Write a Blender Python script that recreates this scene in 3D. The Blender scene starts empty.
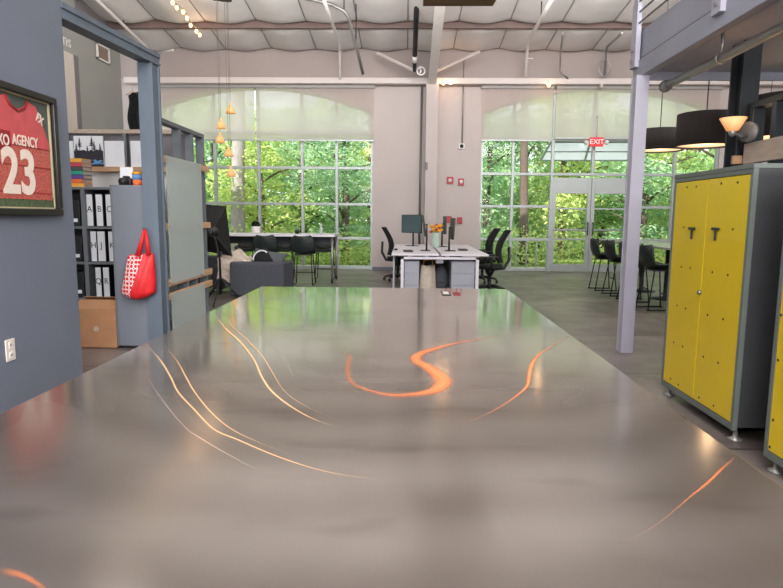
import bpy, bmesh, math, random
from mathutils import Vector, Matrix
random.seed(7)
SC = bpy.context.scene
COL = SC.collection
PI = math.pi

# ------------------------------------------------------------------ camera
F, CX, CY = 600.0, 391.5, 294.0
HC = 1.40
YAW, PITCH, ROLL = math.atan(13.5/F), math.atan(78/F), math.radians(0.45)
RCAM = (Matrix.Rotation(YAW, 3, 'Z') @ Matrix.Rotation(PI/2-PITCH, 3, 'X') @ Matrix.Rotation(ROLL, 3, 'Z'))
CAMLOC = Vector((0, 0, HC))

def ray(px, py):
    return RCAM @ Vector(((px-CX)/F, (CY-py)/F, -1.0))
def at(px, py, Y):
    d = ray(px, py); return CAMLOC + d*(Y/d.y)
def atx(px, py, X):
    d = ray(px, py); return CAMLOC + d*(X/d.x)
def atz(px, py, z):
    d = ray(px, py); return CAMLOC + d*((z-HC)/d.z)

cd = bpy.data.cameras.new('camera')
cd.sensor_fit = 'HORIZONTAL'; cd.sensor_width = 36.0
cd.lens = 36.0*F/783.0; cd.clip_start = .02; cd.clip_end = 200
co = bpy.data.objects.new('camera', cd); COL.objects.link(co)
co.matrix_world = Matrix.Translation(CAMLOC) @ RCAM.to_4x4()
SC.camera = co

# ------------------------------------------------------------------ materials
def srgb(r, g, b):
    def f(c):
        c /= 255.0
        return c/12.92 if c <= .04045 else ((c+.055)/1.055)**2.4
    return (f(r), f(g), f(b), 1.0)

def mat(name, c, rough=.6, metal=0.0, var=.08, scale=6.0, bump=0.0, bscale=60.0, stretch=(1,1,1), emit=None, estr=0.0, coat=0.0, aniso=0.0, spec=None):
    m = bpy.data.materials.new(name); m.use_nodes = True
    nt = m.node_tree; b = nt.nodes['Principled BSDF']
    c = srgb(*c)
    tc = nt.nodes.new('ShaderNodeTexCoord'); mp = nt.nodes.new('ShaderNodeMapping')
    mp.inputs['Scale'].default_value = stretch
    nt.links.new(tc.outputs['Object'], mp.inputs['Vector'])
    nz = nt.nodes.new('ShaderNodeTexNoise'); nz.inputs['Scale'].default_value = scale; nz.inputs['Detail'].default_value = 4
    nt.links.new(mp.outputs['Vector'], nz.inputs['Vector'])
    rp = nt.nodes.new('ShaderNodeValToRGB')
    rp.color_ramp.elements[0].position = .3; rp.color_ramp.elements[1].position = .7
    rp.color_ramp.elements[0].color = (c[0]*(1-var), c[1]*(1-var), c[2]*(1-var), 1)
    rp.color_ramp.elements[1].color = (min(1, c[0]*(1+var)), min(1, c[1]*(1+var)), min(1, c[2]*(1+var)), 1)
    nt.links.new(nz.outputs['Fac'], rp.inputs['Fac'])
    nt.links.new(rp.outputs['Color'], b.inputs['Base Color'])
    b.inputs['Roughness'].default_value = rough; b.inputs['Metallic'].default_value = metal
    b.inputs['Coat Weight'].default_value = coat
    b.inputs['Anisotropic'].default_value = aniso
    if spec is not None: b.inputs['Specular IOR Level'].default_value = spec
    if bump > 0:
        n2 = nt.nodes.new('ShaderNodeTexNoise'); n2.inputs['Scale'].default_value = bscale; n2.inputs['Detail'].default_value = 3
        nt.links.new(mp.outputs['Vector'], n2.inputs['Vector'])
        bp = nt.nodes.new('ShaderNodeBump'); bp.inputs['Strength'].default_value = bump; bp.inputs['Distance'].default_value = .02
        nt.links.new(n2.outputs['Fac'], bp.inputs['Height']); nt.links.new(bp.outputs['Normal'], b.inputs['Normal'])
    if emit is not None:
        b.inputs['Emission Color'].default_value = srgb(*emit); b.inputs['Emission Strength'].default_value = estr
    return m

def mix_mat(name, build):
    m = bpy.data.materials.new(name); m.use_nodes = True
    nt = m.node_tree
    for n in list(nt.nodes): nt.nodes.remove(n)
    out = nt.nodes.new('ShaderNodeOutputMaterial')
    sh = build(nt)
    nt.links.new(sh, out.inputs['Surface'])
    return m

def glass_build(tint, refl):
    def f(nt):
        t = nt.nodes.new('ShaderNodeBsdfTransparent'); t.inputs['Color'].default_value = tint
        g = nt.nodes.new('ShaderNodeBsdfGlossy'); g.inputs['Roughness'].default_value = .02
        lw = nt.nodes.new('ShaderNodeFresnel'); lw.inputs['IOR'].default_value = refl
        mx = nt.nodes.new('ShaderNodeMixShader')
        nt.links.new(lw.outputs[0], mx.inputs[0]); nt.links.new(t.outputs[0], mx.inputs[1]); nt.links.new(g.outputs[0], mx.inputs[2])
        return mx.outputs[0]
    return f

def fabric_build(cd_, ct, f_tr, f_clear, weave=220):
    def f(nt):
        d = nt.nodes.new('ShaderNodeBsdfDiffuse'); t = nt.nodes.new('ShaderNodeBsdfTranslucent'); c = nt.nodes.new('ShaderNodeBsdfTransparent')
        tc = nt.nodes.new('ShaderNodeTexCoord'); nz = nt.nodes.new('ShaderNodeTexNoise'); nz.inputs['Scale'].default_value = 3
        mp = nt.nodes.new('ShaderNodeMapping'); mp.inputs['Scale'].default_value = (6, 1, .6)
        nt.links.new(tc.outputs['Object'], mp.inputs[0]); nt.links.new(mp.outputs[0], nz.inputs['Vector'])
        rp = nt.nodes.new('ShaderNodeValToRGB'); a = srgb(*cd_)
        rp.color_ramp.elements[0].color = (a[0]*.93, a[1]*.93, a[2]*.93, 1); rp.color_ramp.elements[1].color = a
        nt.links.new(nz.outputs['Fac'], rp.inputs['Fac']); nt.links.new(rp.outputs[0], d.inputs['Color'])
        t.inputs['Color'].default_value = srgb(*ct)
        m1 = nt.nodes.new('ShaderNodeMixShader'); m1.inputs[0].default_value = f_tr
        nt.links.new(d.outputs[0], m1.inputs[1]); nt.links.new(t.outputs[0], m1.inputs[2])
        m2 = nt.nodes.new('ShaderNodeMixShader'); m2.inputs[0].default_value = f_clear
        nt.links.new(m1.outputs[0], m2.inputs[1]); nt.links.new(c.outputs[0], m2.inputs[2])
        return m2.outputs[0]
    return f

def leaf_build(c1, c2):
    def f(nt):
        tc = nt.nodes.new('ShaderNodeTexCoord'); nz = nt.nodes.new('ShaderNodeTexNoise'); nz.inputs['Scale'].default_value = 2.2; nz.inputs['Detail'].default_value = 3
        nt.links.new(tc.outputs['Object'], nz.inputs['Vector'])
        rp = nt.nodes.new('ShaderNodeValToRGB'); rp.color_ramp.elements[0].color = srgb(*c1); rp.color_ramp.elements[1].color = srgb(*c2)
        rp.color_ramp.elements[0].position = .35; rp.color_ramp.elements[1].position = .68
        nt.links.new(nz.outputs['Fac'], rp.inputs['Fac'])
        d = nt.nodes.new('ShaderNodeBsdfDiffuse'); t = nt.nodes.new('ShaderNodeBsdfTranslucent')
        nt.links.new(rp.outputs[0], d.inputs[0]); nt.links.new(rp.outputs[0], t.inputs[0])
        m = nt.nodes.new('ShaderNodeMixShader'); m.inputs[0].default_value = .4
        nt.links.new(d.outputs[0], m.inputs[1]); nt.links.new(t.outputs[0], m.inputs[2])
        return m.outputs[0]
    return f

M = {}
M['slate'] = mat('slate_paint', (104, 111, 126), .55, var=.05, scale=1.2, bump=.04, bscale=90)
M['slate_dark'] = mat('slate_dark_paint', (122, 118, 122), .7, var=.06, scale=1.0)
M['greygreen'] = mat('greygreen_paint', (158, 160, 157), .7, var=.04, scale=.8)
M['bluegrey_steel'] = mat('bluegrey_steel', (92, 104, 118), .5, .0, var=.12, scale=5, stretch=(1, 1, .3), bump=.06, bscale=40)
M['lavender'] = mat('lavender_paint', (176, 175, 190), .45, var=.04, scale=3)
M['mezz'] = mat('mezzanine_paint', (152, 155, 168), .5, var=.05, scale=2)
M['mezz_under'] = mat('mezzanine_soffit', (186, 190, 202), .7, var=.08, scale=1.5)
M['wall'] = mat('back_wall_paint', (192, 182, 179), .7, var=.03, scale=.7, bump=.03, bscale=40)
M['upper'] = mat('upper_wall_panel', (166, 154, 150), .7, var=.03, scale=.8)
M['white'] = mat('white_paint', (226, 222, 220), .5, var=.03, scale=3)
M['beam_white'] = mat('beam_white_paint', (214, 204, 200), .5, var=.03, scale=2)
M['quilt'] = mat('ceiling_quilt', (226, 222, 220), .8, var=.04, scale=2.5, bump=.25, bscale=5)
M['purlin'] = mat('purlin_primer', (122, 102, 96), .6, var=.12, scale=3)
M['rod'] = mat('grey_rod', (110, 108, 106), .5, .3, var=.06, scale=4)
M['conduit'] = mat('white_conduit', (215, 210, 206), .45, var=.04, scale=6)
M['galv'] = mat('galvanised_conduit', (150, 148, 146), .4, .6, var=.08, scale=8)
M['black'] = mat('black_paint', (24, 25, 27), .5, var=.15, scale=6)
M['black_pl'] = mat('black_plastic', (22, 23, 25), .42, var=.15, scale=10)
M['black_fab'] = mat('black_fabric', (20, 21, 23), .9, var=.2, scale=30, bump=.2, bscale=200)
M['black_steel'] = mat('black_steel', (38, 44, 50), .45, .2, var=.15, scale=5)
M['alu'] = mat('window_aluminium', (176, 184, 182), .4, .3, var=.04, scale=4)
M['glass'] = mix_mat('window_glass', glass_build((.97, .99, .98, 1), 1.22))
M['glass_canopy'] = mix_mat('canopy_glass', fabric_build((236, 242, 248), (250, 252, 255), .65, .2))
M['screen_glass'] = mat('monitor_glass', (74, 96, 98), .4, var=.1, scale=3)
M['blind'] = mix_mat('roller_blind_fabric', fabric_build((222, 216, 212), (252, 238, 234), .55, .14))
M['cassette'] = mat('blind_cassette', (158, 154, 152), .5, var=.03, scale=3)
M['poly'] = mix_mat('twinwall_polycarbonate', fabric_build((214, 226, 224), (226, 236, 232), .35, .30))
M['timber'] = mat('raw_timber', (196, 158, 122), .65, var=.14, scale=7, stretch=(5, 1, 5), bump=.05)
M['timber_x'] = mat('raw_timber_rail', (190, 150, 116), .65, var=.14, scale=7, stretch=(1, 5, 5), bump=.05)
M['timber_grey'] = mat('weathered_timber', (176, 160, 146), .7, var=.12, scale=6, stretch=(4, 1, 4), bump=.08)
M['stud'] = mat('stud_grey', (100, 106, 112), .55, .1, var=.12, scale=6)
M['shelf'] = mat('shelf_grey_steel', (106, 110, 116), .5, .1, var=.06, scale=5)
M['panel_grey'] = mat('cabinet_grey_panel', (112, 117, 128), .5, var=.05, scale=2)
M['cardboard'] = mat('cardboard', (168, 122, 88), .85, var=.07, scale=8, bump=.05)
M['paper'] = mat('white_paper', (228, 230, 236), .7, var=.03, scale=6)
M['ink'] = mat('dark_ink', (44, 44, 52), .8, var=.05)
M['red'] = mat('red_bag_fabric', (206, 24, 34), .55, var=.12, scale=9, bump=.15, bscale=25)
M['bagwhite'] = mat('bag_white_print', (238, 226, 226), .6, var=.03)
M['jersey'] = mat('jersey_red', (190, 78, 82), .8, var=.12, scale=14, bump=.15, bscale=120)
M['jersey_speck'] = mat('jersey_speckle_red', (176, 84, 74), .85, var=.45, scale=70, bump=.15, bscale=120)
M['jersey_dark'] = mat('jersey_deep_red', (140, 22, 30), .8, var=.1)
M['jersey_pale'] = mat('jersey_cream_number', (224, 208, 196), .8, var=.05, scale=30)
M['mount'] = mat('frame_mount_green', (74, 82, 76), .8, var=.15, scale=20)
M['moss'] = mat('frame_moss_base', (70, 84, 56), .9, var=.4, scale=50)
M['cream'] = mat('cream_liner', (176, 164, 132), .6, var=.05)
M['frame_black'] = mat('picture_frame_black', (20, 18, 18), .35, var=.15, scale=9)
M['pic_glass'] = mix_mat('picture_glass', glass_build((1, 1, 1, 1), 1.07))
M['outlet'] = mat('outlet_ivory', (216, 208, 200), .4, var=.03)
M['yellow'] = mat('locker_yellow', (220, 188, 12), .32, var=.05, scale=2.0, coat=.3)
M['locker'] = mat('locker_grey', (108, 116, 112), .5, .2, var=.06, scale=4)
M['locker_side'] = mat('locker_dark_side', (62, 63, 66), .5, .1, var=.08, scale=3)
M['chrome'] = mat('brushed_chrome', (170, 170, 172), .3, 1.0, var=.06, scale=10)
M['desk_top'] = mat('desk_white_laminate', (222, 220, 228), .4, var=.02)
M['desk_grey'] = mat('pedestal_grey', (160, 163, 174), .5, var=.03)
M['stone'] = mat('pale_stone_top', (170, 178, 168), .22, var=.12, scale=9)
M['stool'] = mat('dark_green_leather', (30, 40, 38), .45, var=.15, scale=12)
M['sofa'] = mat('charcoal_upholstery', (66, 69, 77), .9, var=.12, scale=24, bump=.15, bscale=160)
M['sofa2'] = mat('charcoal_cushion', (78, 82, 88), .9, var=.12, scale=24, bump=.15, bscale=160)
M['dark_leather'] = mat('dark_brown_leather', (58, 54, 55), .5, var=.15, scale=12)
M['cream_fab'] = mat('cream_throw', (210, 196, 182), .95, var=.14, scale=22, bump=.4, bscale=50)
M['drum'] = mat('drum_shade_charcoal', (62, 56, 55), .9, var=.1, scale=40, stretch=(1, 1, .2))
M['drum_in'] = mat('drum_diffuser', (236, 216, 184), .7, var=.03, emit=(255, 214, 160), estr=1.1)
M['sconce'] = mat('sconce_glass', (232, 190, 140), .4, var=.1, emit=(255, 160, 84), estr=.55)
M['bell'] = mat('amber_bell_glass', (226, 176, 116), .3, var=.12, scale=30, emit=(255, 190, 120), estr=.4)
M['bulb'] = mat('warm_bulb', (255, 220, 170), .3, var=.02, emit=(255, 196, 120), estr=6)
M['bulb_off'] = mat('unlit_bulb', (200, 190, 180), .3, var=.02)
M['exit'] = mat('exit_red', (206, 40, 52), .5, var=.03, emit=(230, 50, 60), estr=.45)
M['exit_txt'] = mat('exit_letter', (250, 214, 214), .5, var=.02, emit=(255, 220, 220), estr=.5)
M['alarm'] = mat('alarm_red', (172, 36, 50), .45, var=.05)
M['brown_board'] = mat('brown_board', (116, 84, 46), .6, var=.1, scale=5)
M['celadon'] = mat('celadon_vase', (180, 200, 186), .4, var=.05)
M['orange'] = mat('orange_petal', (226, 160, 40), .7, var=.25, scale=30)
M['redpetal'] = mat('red_petal', (176, 56, 40), .7, var=.2, scale=30)
M['bluegreen'] = mat('wire_blue', (90, 140, 190), .6, var=.1)
M['ground'] = mat('lawn', (120, 140, 70), .95, var=.3, scale=3, bump=.3, bscale=30)
M['pave'] = mat('pavement_concrete', (176, 176, 168), .9, var=.08, scale=2)
M['bark'] = mat('tree_bark', (158, 152, 148), .9, var=.2, scale=8, stretch=(3, 3, .6), bump=.4, bscale=14)
M['bark_dark'] = mat('dark_bark', (104, 90, 80), .9, var=.2, scale=8, stretch=(3, 3, .6), bump=.4, bscale=14)
M['leafA'] = mix_mat('leaf_mid_green', leaf_build((146, 188, 126), (214, 232, 170)))
M['leafB'] = mix_mat('leaf_deep_green', leaf_build((136, 180, 138), (202, 228, 184)))
M['leafC'] = mix_mat('leaf_yellow_green', leaf_build((174, 204, 124), (236, 240, 164)))
M['vinyl'] = mat('dark_vinyl', (40, 42, 46), .5, var=.1)
BOOKC = [(240, 166, 62), (196, 70, 84), (70, 78, 76), (38, 150, 128), (92, 66, 140), (234, 112, 60), (244, 178, 70)]
for i, c in enumerate(BOOKC): M['book%d' % i] = mat('book_cover_%d' % i, c, .6, var=.05)

# floor: dark polished concrete
def floor_build(nt):
    b = nt.nodes.new('ShaderNodeBsdfPrincipled')
    tc = nt.nodes.new('ShaderNodeTexCoord')
    n1 = nt.nodes.new('ShaderNodeTexNoise'); n1.inputs['Scale'].default_value = .9; n1.inputs['Detail'].default_value = 7; n1.inputs['Roughness'].default_value = .65
    nt.links.new(tc.outputs['Object'], n1.inputs['Vector'])
    rp = nt.nodes.new('ShaderNodeValToRGB')
    rp.color_ramp.elements[0].position = .32; rp.color_ramp.elements[0].color = srgb(74, 65, 62)
    rp.color_ramp.elements[1].position = .7; rp.color_ramp.elements[1].color = srgb(140, 130, 127)
    nt.links.new(n1.outputs['Fac'], rp.inputs['Fac'])
    br = nt.nodes.new('ShaderNodeTexBrick'); br.inputs['Scale'].default_value = .14; br.inputs['Mortar Size'].default_value = .002
    br.inputs['Color1'].default_value = (1, 1, 1, 1); br.inputs['Color2'].default_value = (.9, .9, .9, 1); br.inputs['Mortar'].default_value = (.35, .33, .31, 1); br.offset = 0
    nt.links.new(tc.outputs['Object'], br.inputs['Vector'])
    mx = nt.nodes.new('ShaderNodeMix'); mx.data_type = 'RGBA'; mx.blend_type = 'MULTIPLY'; mx.inputs[0].default_value = 1
    nt.links.new(rp.outputs[0], mx.inputs[6]); nt.links.new(br.outputs['Color'], mx.inputs[7])
    nt.links.new(mx.outputs[2], b.inputs['Base Color'])
    n2 = nt.nodes.new('ShaderNodeTexNoise'); n2.inputs['Scale'].default_value = 2.5; n2.inputs['Detail'].default_value = 5
    nt.links.new(tc.outputs['Object'], n2.inputs['Vector'])
    mr = nt.nodes.new('ShaderNodeMapRange'); mr.inputs[3].default_value = .22; mr.inputs[4].default_value = .5
    nt.links.new(n2.outputs['Fac'], mr.inputs[0]); nt.links.new(mr.outputs[0], b.inputs['Roughness'])
    bp = nt.nodes.new('ShaderNodeBump'); bp.inputs['Strength'].default_value = .02; bp.inputs['Distance'].default_value = .02
    nt.links.new(n1.outputs['Fac'], bp.inputs['Height']); nt.links.new(bp.outputs['Normal'], b.inputs['Normal'])
    return b.outputs[0]
M['floor'] = mix_mat('polished_concrete', floor_build)

def steel_build(nt):
    b = nt.nodes.new('ShaderNodeBsdfPrincipled')
    b.inputs['Metallic'].default_value = 1
    b2 = nt.nodes.new('ShaderNodeBsdfPrincipled'); b2.inputs['Metallic'].default_value = .8; b2.inputs['Roughness'].default_value = .5
    tc = nt.nodes.new('ShaderNodeTexCoord')
    n1 = nt.nodes.new('ShaderNodeTexNoise'); n1.inputs['Scale'].default_value = 1.6; n1.inputs['Detail'].default_value = 5
    nt.links.new(tc.outputs['Object'], n1.inputs['Vector'])
    rp = nt.nodes.new('ShaderNodeValToRGB')
    rp.color_ramp.elements[0].position = .3; rp.color_ramp.elements[0].color = srgb(204, 198, 192)
    rp.color_ramp.elements[1].position = .7; rp.color_ramp.elements[1].color = srgb(224, 218, 212)
    nt.links.new(n1.outputs['Fac'], rp.inputs['Fac'])
    # smudges
    n3 = nt.nodes.new('ShaderNodeTexNoise'); n3.inputs['Scale'].default_value = 5.5; n3.inputs['Detail'].default_value = 2
    mp3 = nt.nodes.new('ShaderNodeMapping'); mp3.inputs['Scale'].default_value = (.55, 1.5, 1); mp3.inputs['Location'].default_value = (3.1, .4, 0)
    nt.links.new(tc.outputs['Object'], mp3.inputs[0]); nt.links.new(mp3.outputs[0], n3.inputs['Vector'])
    r3 = nt.nodes.new('ShaderNodeValToRGB'); r3.color_ramp.elements[0].position = .60; r3.color_ramp.elements[0].color = (1, 1, 1, 1)
    r3.color_ramp.elements[1].position = .78; r3.color_ramp.elements[1].color = (.72, .70, .69, 1)
    nt.links.new(n3.outputs['Fac'], r3.inputs['Fac'])
    mx = nt.nodes.new('ShaderNodeMix'); mx.data_type = 'RGBA'; mx.blend_type = 'MULTIPLY'; mx.inputs[0].default_value = 1
    nt.links.new(rp.outputs[0], mx.inputs[6]); nt.links.new(r3.outputs[0], mx.inputs[7]); nt.links.new(mx.outputs[2], b.inputs['Base Color'])
    # roughness with fine scratches
    n2 = nt.nodes.new('ShaderNodeTexNoise'); n2.inputs['Scale'].default_value = 30; n2.inputs['Detail'].default_value = 4
    mp = nt.nodes.new('ShaderNodeMapping'); mp.inputs['Scale'].default_value = (3.0, .12, 1)
    nt.links.new(tc.outputs['Object'], mp.inputs[0]); nt.links.new(mp.outputs[0], n2.inputs['Vector'])
    mr = nt.nodes.new('ShaderNodeMapRange'); mr.inputs[3].default_value = .04; mr.inputs[4].default_value = .085
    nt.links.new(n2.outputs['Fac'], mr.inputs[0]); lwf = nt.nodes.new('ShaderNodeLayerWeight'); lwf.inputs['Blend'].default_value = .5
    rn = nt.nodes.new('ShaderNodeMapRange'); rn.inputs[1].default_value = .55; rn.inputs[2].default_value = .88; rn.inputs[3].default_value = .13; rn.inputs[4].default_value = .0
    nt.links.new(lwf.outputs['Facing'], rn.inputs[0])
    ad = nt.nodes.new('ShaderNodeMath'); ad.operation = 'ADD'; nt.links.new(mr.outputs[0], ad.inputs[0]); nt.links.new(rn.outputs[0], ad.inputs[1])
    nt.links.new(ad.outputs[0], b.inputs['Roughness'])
    # slow oil-canning of the sheet
    n4 = nt.nodes.new('ShaderNodeTexNoise'); n4.inputs['Scale'].default_value = 1.1; n4.inputs['Detail'].default_value = 1
    nt.links.new(tc.outputs['Object'], n4.inputs['Vector'])
    bp = nt.nodes.new('ShaderNodeBump'); bp.inputs['Strength'].default_value = .035; bp.inputs['Distance'].default_value = .05
    nt.links.new(n4.outputs['Fac'], bp.inputs['Height']); nt.links.new(bp.outputs['Normal'], b.inputs['Normal'])
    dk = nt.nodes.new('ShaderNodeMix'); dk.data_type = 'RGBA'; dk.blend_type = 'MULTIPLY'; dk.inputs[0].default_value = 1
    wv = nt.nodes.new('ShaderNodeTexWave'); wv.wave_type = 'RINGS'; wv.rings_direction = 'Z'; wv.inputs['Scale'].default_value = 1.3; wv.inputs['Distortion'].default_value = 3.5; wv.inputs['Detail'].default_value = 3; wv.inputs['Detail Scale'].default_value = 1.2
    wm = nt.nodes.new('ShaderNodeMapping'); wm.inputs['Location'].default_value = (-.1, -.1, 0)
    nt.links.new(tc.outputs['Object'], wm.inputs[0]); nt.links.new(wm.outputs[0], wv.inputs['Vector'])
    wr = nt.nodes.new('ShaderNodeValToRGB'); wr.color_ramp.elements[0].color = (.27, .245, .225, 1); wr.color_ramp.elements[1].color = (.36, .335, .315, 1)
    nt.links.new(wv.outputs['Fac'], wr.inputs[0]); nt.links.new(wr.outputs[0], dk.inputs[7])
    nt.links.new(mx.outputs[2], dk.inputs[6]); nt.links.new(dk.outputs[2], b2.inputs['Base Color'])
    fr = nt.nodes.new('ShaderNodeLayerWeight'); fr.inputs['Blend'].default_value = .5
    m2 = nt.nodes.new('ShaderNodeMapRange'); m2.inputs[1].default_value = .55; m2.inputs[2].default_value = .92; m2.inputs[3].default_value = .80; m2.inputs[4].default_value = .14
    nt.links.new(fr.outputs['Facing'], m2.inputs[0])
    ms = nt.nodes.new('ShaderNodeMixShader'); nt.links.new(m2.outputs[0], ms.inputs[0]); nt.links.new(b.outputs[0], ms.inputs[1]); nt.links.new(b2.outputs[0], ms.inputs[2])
    return ms.outputs[0]
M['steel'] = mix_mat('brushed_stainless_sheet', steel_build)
M['steel_leg'] = mat('stainless_leg', (150, 148, 146), .35, 1.0, var=.06)
def reflection_build(c, rough):  # lamp reflections in the table top, painted as fading tinted strips
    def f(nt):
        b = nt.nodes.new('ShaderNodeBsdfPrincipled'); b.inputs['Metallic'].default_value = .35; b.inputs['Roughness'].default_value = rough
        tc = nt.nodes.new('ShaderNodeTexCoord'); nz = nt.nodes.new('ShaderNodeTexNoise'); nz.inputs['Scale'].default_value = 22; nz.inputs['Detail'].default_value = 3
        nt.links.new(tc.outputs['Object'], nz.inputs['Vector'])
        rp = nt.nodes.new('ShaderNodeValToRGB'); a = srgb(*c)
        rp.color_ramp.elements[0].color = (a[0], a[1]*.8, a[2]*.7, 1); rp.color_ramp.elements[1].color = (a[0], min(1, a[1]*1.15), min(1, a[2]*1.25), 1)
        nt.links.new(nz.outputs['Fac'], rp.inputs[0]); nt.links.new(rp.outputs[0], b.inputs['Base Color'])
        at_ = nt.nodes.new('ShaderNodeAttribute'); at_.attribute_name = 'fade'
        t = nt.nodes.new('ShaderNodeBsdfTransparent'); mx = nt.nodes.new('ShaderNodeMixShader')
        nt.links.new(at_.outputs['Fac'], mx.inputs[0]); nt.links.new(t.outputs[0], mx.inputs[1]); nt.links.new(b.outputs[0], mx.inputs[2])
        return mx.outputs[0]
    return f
M['crease_gold'] = mix_mat('heat_tinted_gold_steel', reflection_build((255, 208, 156), .4))
M['crease_pale'] = mix_mat('scuffed_pale_steel', reflection_build((222, 198, 184), .4))
M['crease_orange'] = mix_mat('heat_tinted_orange_steel', reflection_build((255, 150, 92), .4))

# ------------------------------------------------------------------ mesh builder
class MB:
    def __init__(self):
        self.bm = bmesh.new(); self.mi = 0
    def _tag(self, faces, smooth=False):
        for f in faces:
            f.material_index = self.mi; f.smooth = smooth
    def face(self, pts, smooth=False):
        f = self.bm.faces.new([self.bm.verts.new(p) for p in pts]); self._tag([f], smooth); return self
    def box(self, x0, x1, y0, y1, z0, z1, bev=0.0, seg=2, mx=None):
        v = [self.bm.verts.new(p) for p in ((x0,y0,z0),(x1,y0,z0),(x1,y1,z0),(x0,y1,z0),(x0,y0,z1),(x1,y0,z1),(x1,y1,z1),(x0,y1,z1))]
        fs = [self.bm.faces.new([v[i] for i in q]) for q in ((0,3,2,1),(4,5,6,7),(0,1,5,4),(1,2,6,5),(2,3,7,6),(3,0,4,7))]
        self._tag(fs)
        if bev > 0:
            es = list({e for f in fs for e in f.edges})
            r = bmesh.ops.bevel(self.bm, geom=es, offset=bev, segments=seg, profile=.5, affect='EDGES', clamp_overlap=True)
            self._tag(r['faces'], seg > 1)
            vs = list({vv for f in r['faces'] for vv in f.verts} | {vv for f in fs if f.is_valid for vv in f.verts})
        else: vs = v
        if mx is not None:
            bmesh.ops.transform(self.bm, matrix=mx, verts=[q for q in vs if q.is_valid])
        return self
    def cbox(self, c, s, bev=0.0, seg=2, rot=None):
        mx = Matrix.Translation(c)
        if rot is not None: mx = mx @ rot
        return self.box(-s[0]/2, s[0]/2, -s[1]/2, s[1]/2, -s[2]/2, s[2]/2, bev, seg, mx)
    def tube(self, pts, r, n=8, caps=True, closed=False):
        pts = [Vector(p) for p in pts]; rr = r if isinstance(r, (list, tuple)) else [r]*len(pts)
        rings = []; prev = None
        for i, p in enumerate(pts):
            a = pts[i-1] if i > 0 else (pts[-1] if closed else None)
            b = pts[i+1] if i < len(pts)-1 else (pts[0] if closed else None)
            d = ((b-p).normalized() if b is not None else Vector()) + ((p-a).normalized() if a is not None else Vector())
            d = d.normalized() if d.length > 1e-6 else Vector((0,0,1))
            if prev is None:
                up = Vector((0,0,1)) if abs(d.z) < .9 else Vector((1,0,0))
                u = d.cross(up).normalized()
            else:
                u = (prev - d*prev.dot(d)).normalized()
            prev = u; w = d.cross(u)
            rings.append([self.bm.verts.new(p + (u*math.cos(2*PI*k/n) + w*math.sin(2*PI*k/n))*rr[i]) for k in range(n)])
        m = len(rings)
        for i in range(m if closed else m-1):
            a, b = rings[i], rings[(i+1) % m]
            for k in range(n):
                self._tag([self.bm.faces.new((a[k], a[(k+1)%n], b[(k+1)%n], b[k]))], n > 4)
        if caps and not closed:
            self._tag([self.bm.faces.new(list(reversed(rings[0]))), self.bm.faces.new(rings[-1])])
        return self
    def lathe(self, prof, c=(0,0,0), n=24, axis='Z', mx=None, smooth=True):
        c = Vector(c); rings = []
        for r, h in prof:
            ring = []
            for k in range(n):
                a = 2*PI*k/n
                p = Vector((max(r, 1e-4)*math.cos(a), max(r, 1e-4)*math.sin(a), h))
                if axis == 'Y': p = Vector((p.x, p.z, p.y))
                if axis == 'X': p = Vector((p.z, p.x, p.y))
                if mx is not None: p = mx @ p
                ring.append(self.bm.verts.new(c+p))
            rings.append(ring)
        for i in range(len(rings)-1):
            for k in range(n):
                self._tag([self.bm.faces.new((rings[i][k], rings[i][(k+1)%n], rings[i+1][(k+1)%n], rings[i+1][k]))], smooth)
        return self
    def disc(self, c, r, axis='Z', n=20, h=.002):
        return self.lathe([(0, -h), (r, -h), (r, h), (0, h)], c, n, axis, smooth=False)
    def prism(self, poly, a0, a1, axis='Y'):
        def p3(p, a):
            if axis == 'Y': return (p[0], a, p[1])
            if axis == 'X': return (a, p[0], p[1])
            return (p[0], p[1], a)
        A = [self.bm.verts.new(p3(p, a0)) for p in poly]; B = [self.bm.verts.new(p3(p, a1)) for p in poly]
        n = len(poly); fs = [self.bm.faces.new(A), self.bm.faces.new(list(reversed(B)))]
        for i in range(n): fs.append(self.bm.faces.new((A[i], B[i], B[(i+1)%n], A[(i+1)%n])))
        self._tag(fs); return self
    def grid(self, fn, nu, nv, smooth=True, thick=0.0):
        V = [[self.bm.verts.new(fn(i/nu, j/nv)) for j in range(nv+1)] for i in range(nu+1)]
        fs = []
        for i in range(nu):
            for j in range(nv):
                fs.append(self.bm.faces.new((V[i][j], V[i+1][j], V[i+1][j+1], V[i][j+1])))
        self._tag(fs, smooth)
        if thick:
            bmesh.ops.recalc_face_normals(self.bm, faces=fs)
            self.bm.normal_update()
            N = [[v.normal.copy() for v in row] for row in V]
            B = [[self.bm.verts.new(V[i][j].co - N[i][j]*thick) for j in range(nv+1)] for i in range(nu+1)]
            bf = []
            for i in range(nu):
                for j in range(nv): bf.append(self.bm.faces.new((B[i][j], B[i][j+1], B[i+1][j+1], B[i+1][j])))
            for i in range(nu):
                for j in (0, nv): bf.append(self.bm.faces.new((V[i][j], V[i+1][j], B[i+1][j], B[i][j])))
            for j in range(nv):
                for i in (0, nu): bf.append(self.bm.faces.new((V[i][j], V[i][j+1], B[i][j+1], B[i][j])))
            self._tag(bf, smooth)
        return self
    def ellipsoid(self, c, s, nu=14, nv=10, mx=None):
        pr = [(math.sin(PI*j/nv), -math.cos(PI*j/nv)) for j in range(nv+1)]
        m = Matrix.Diagonal(Vector(s)).to_3x3()
        if mx is not None: m = mx.to_3x3() @ m
        return self.lathe(pr, c, nu, mx=m)
    def mesh(self, name, mats):
        bmesh.ops.recalc_face_normals(self.bm, faces=self.bm.faces[:])
        me = bpy.data.meshes.new(name); self.bm.to_mesh(me); self.bm.free()
        for m in (mats if isinstance(mats, (list, tuple)) else [mats]): me.materials.append(M[m] if isinstance(m, str) else m)
        return me
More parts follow.
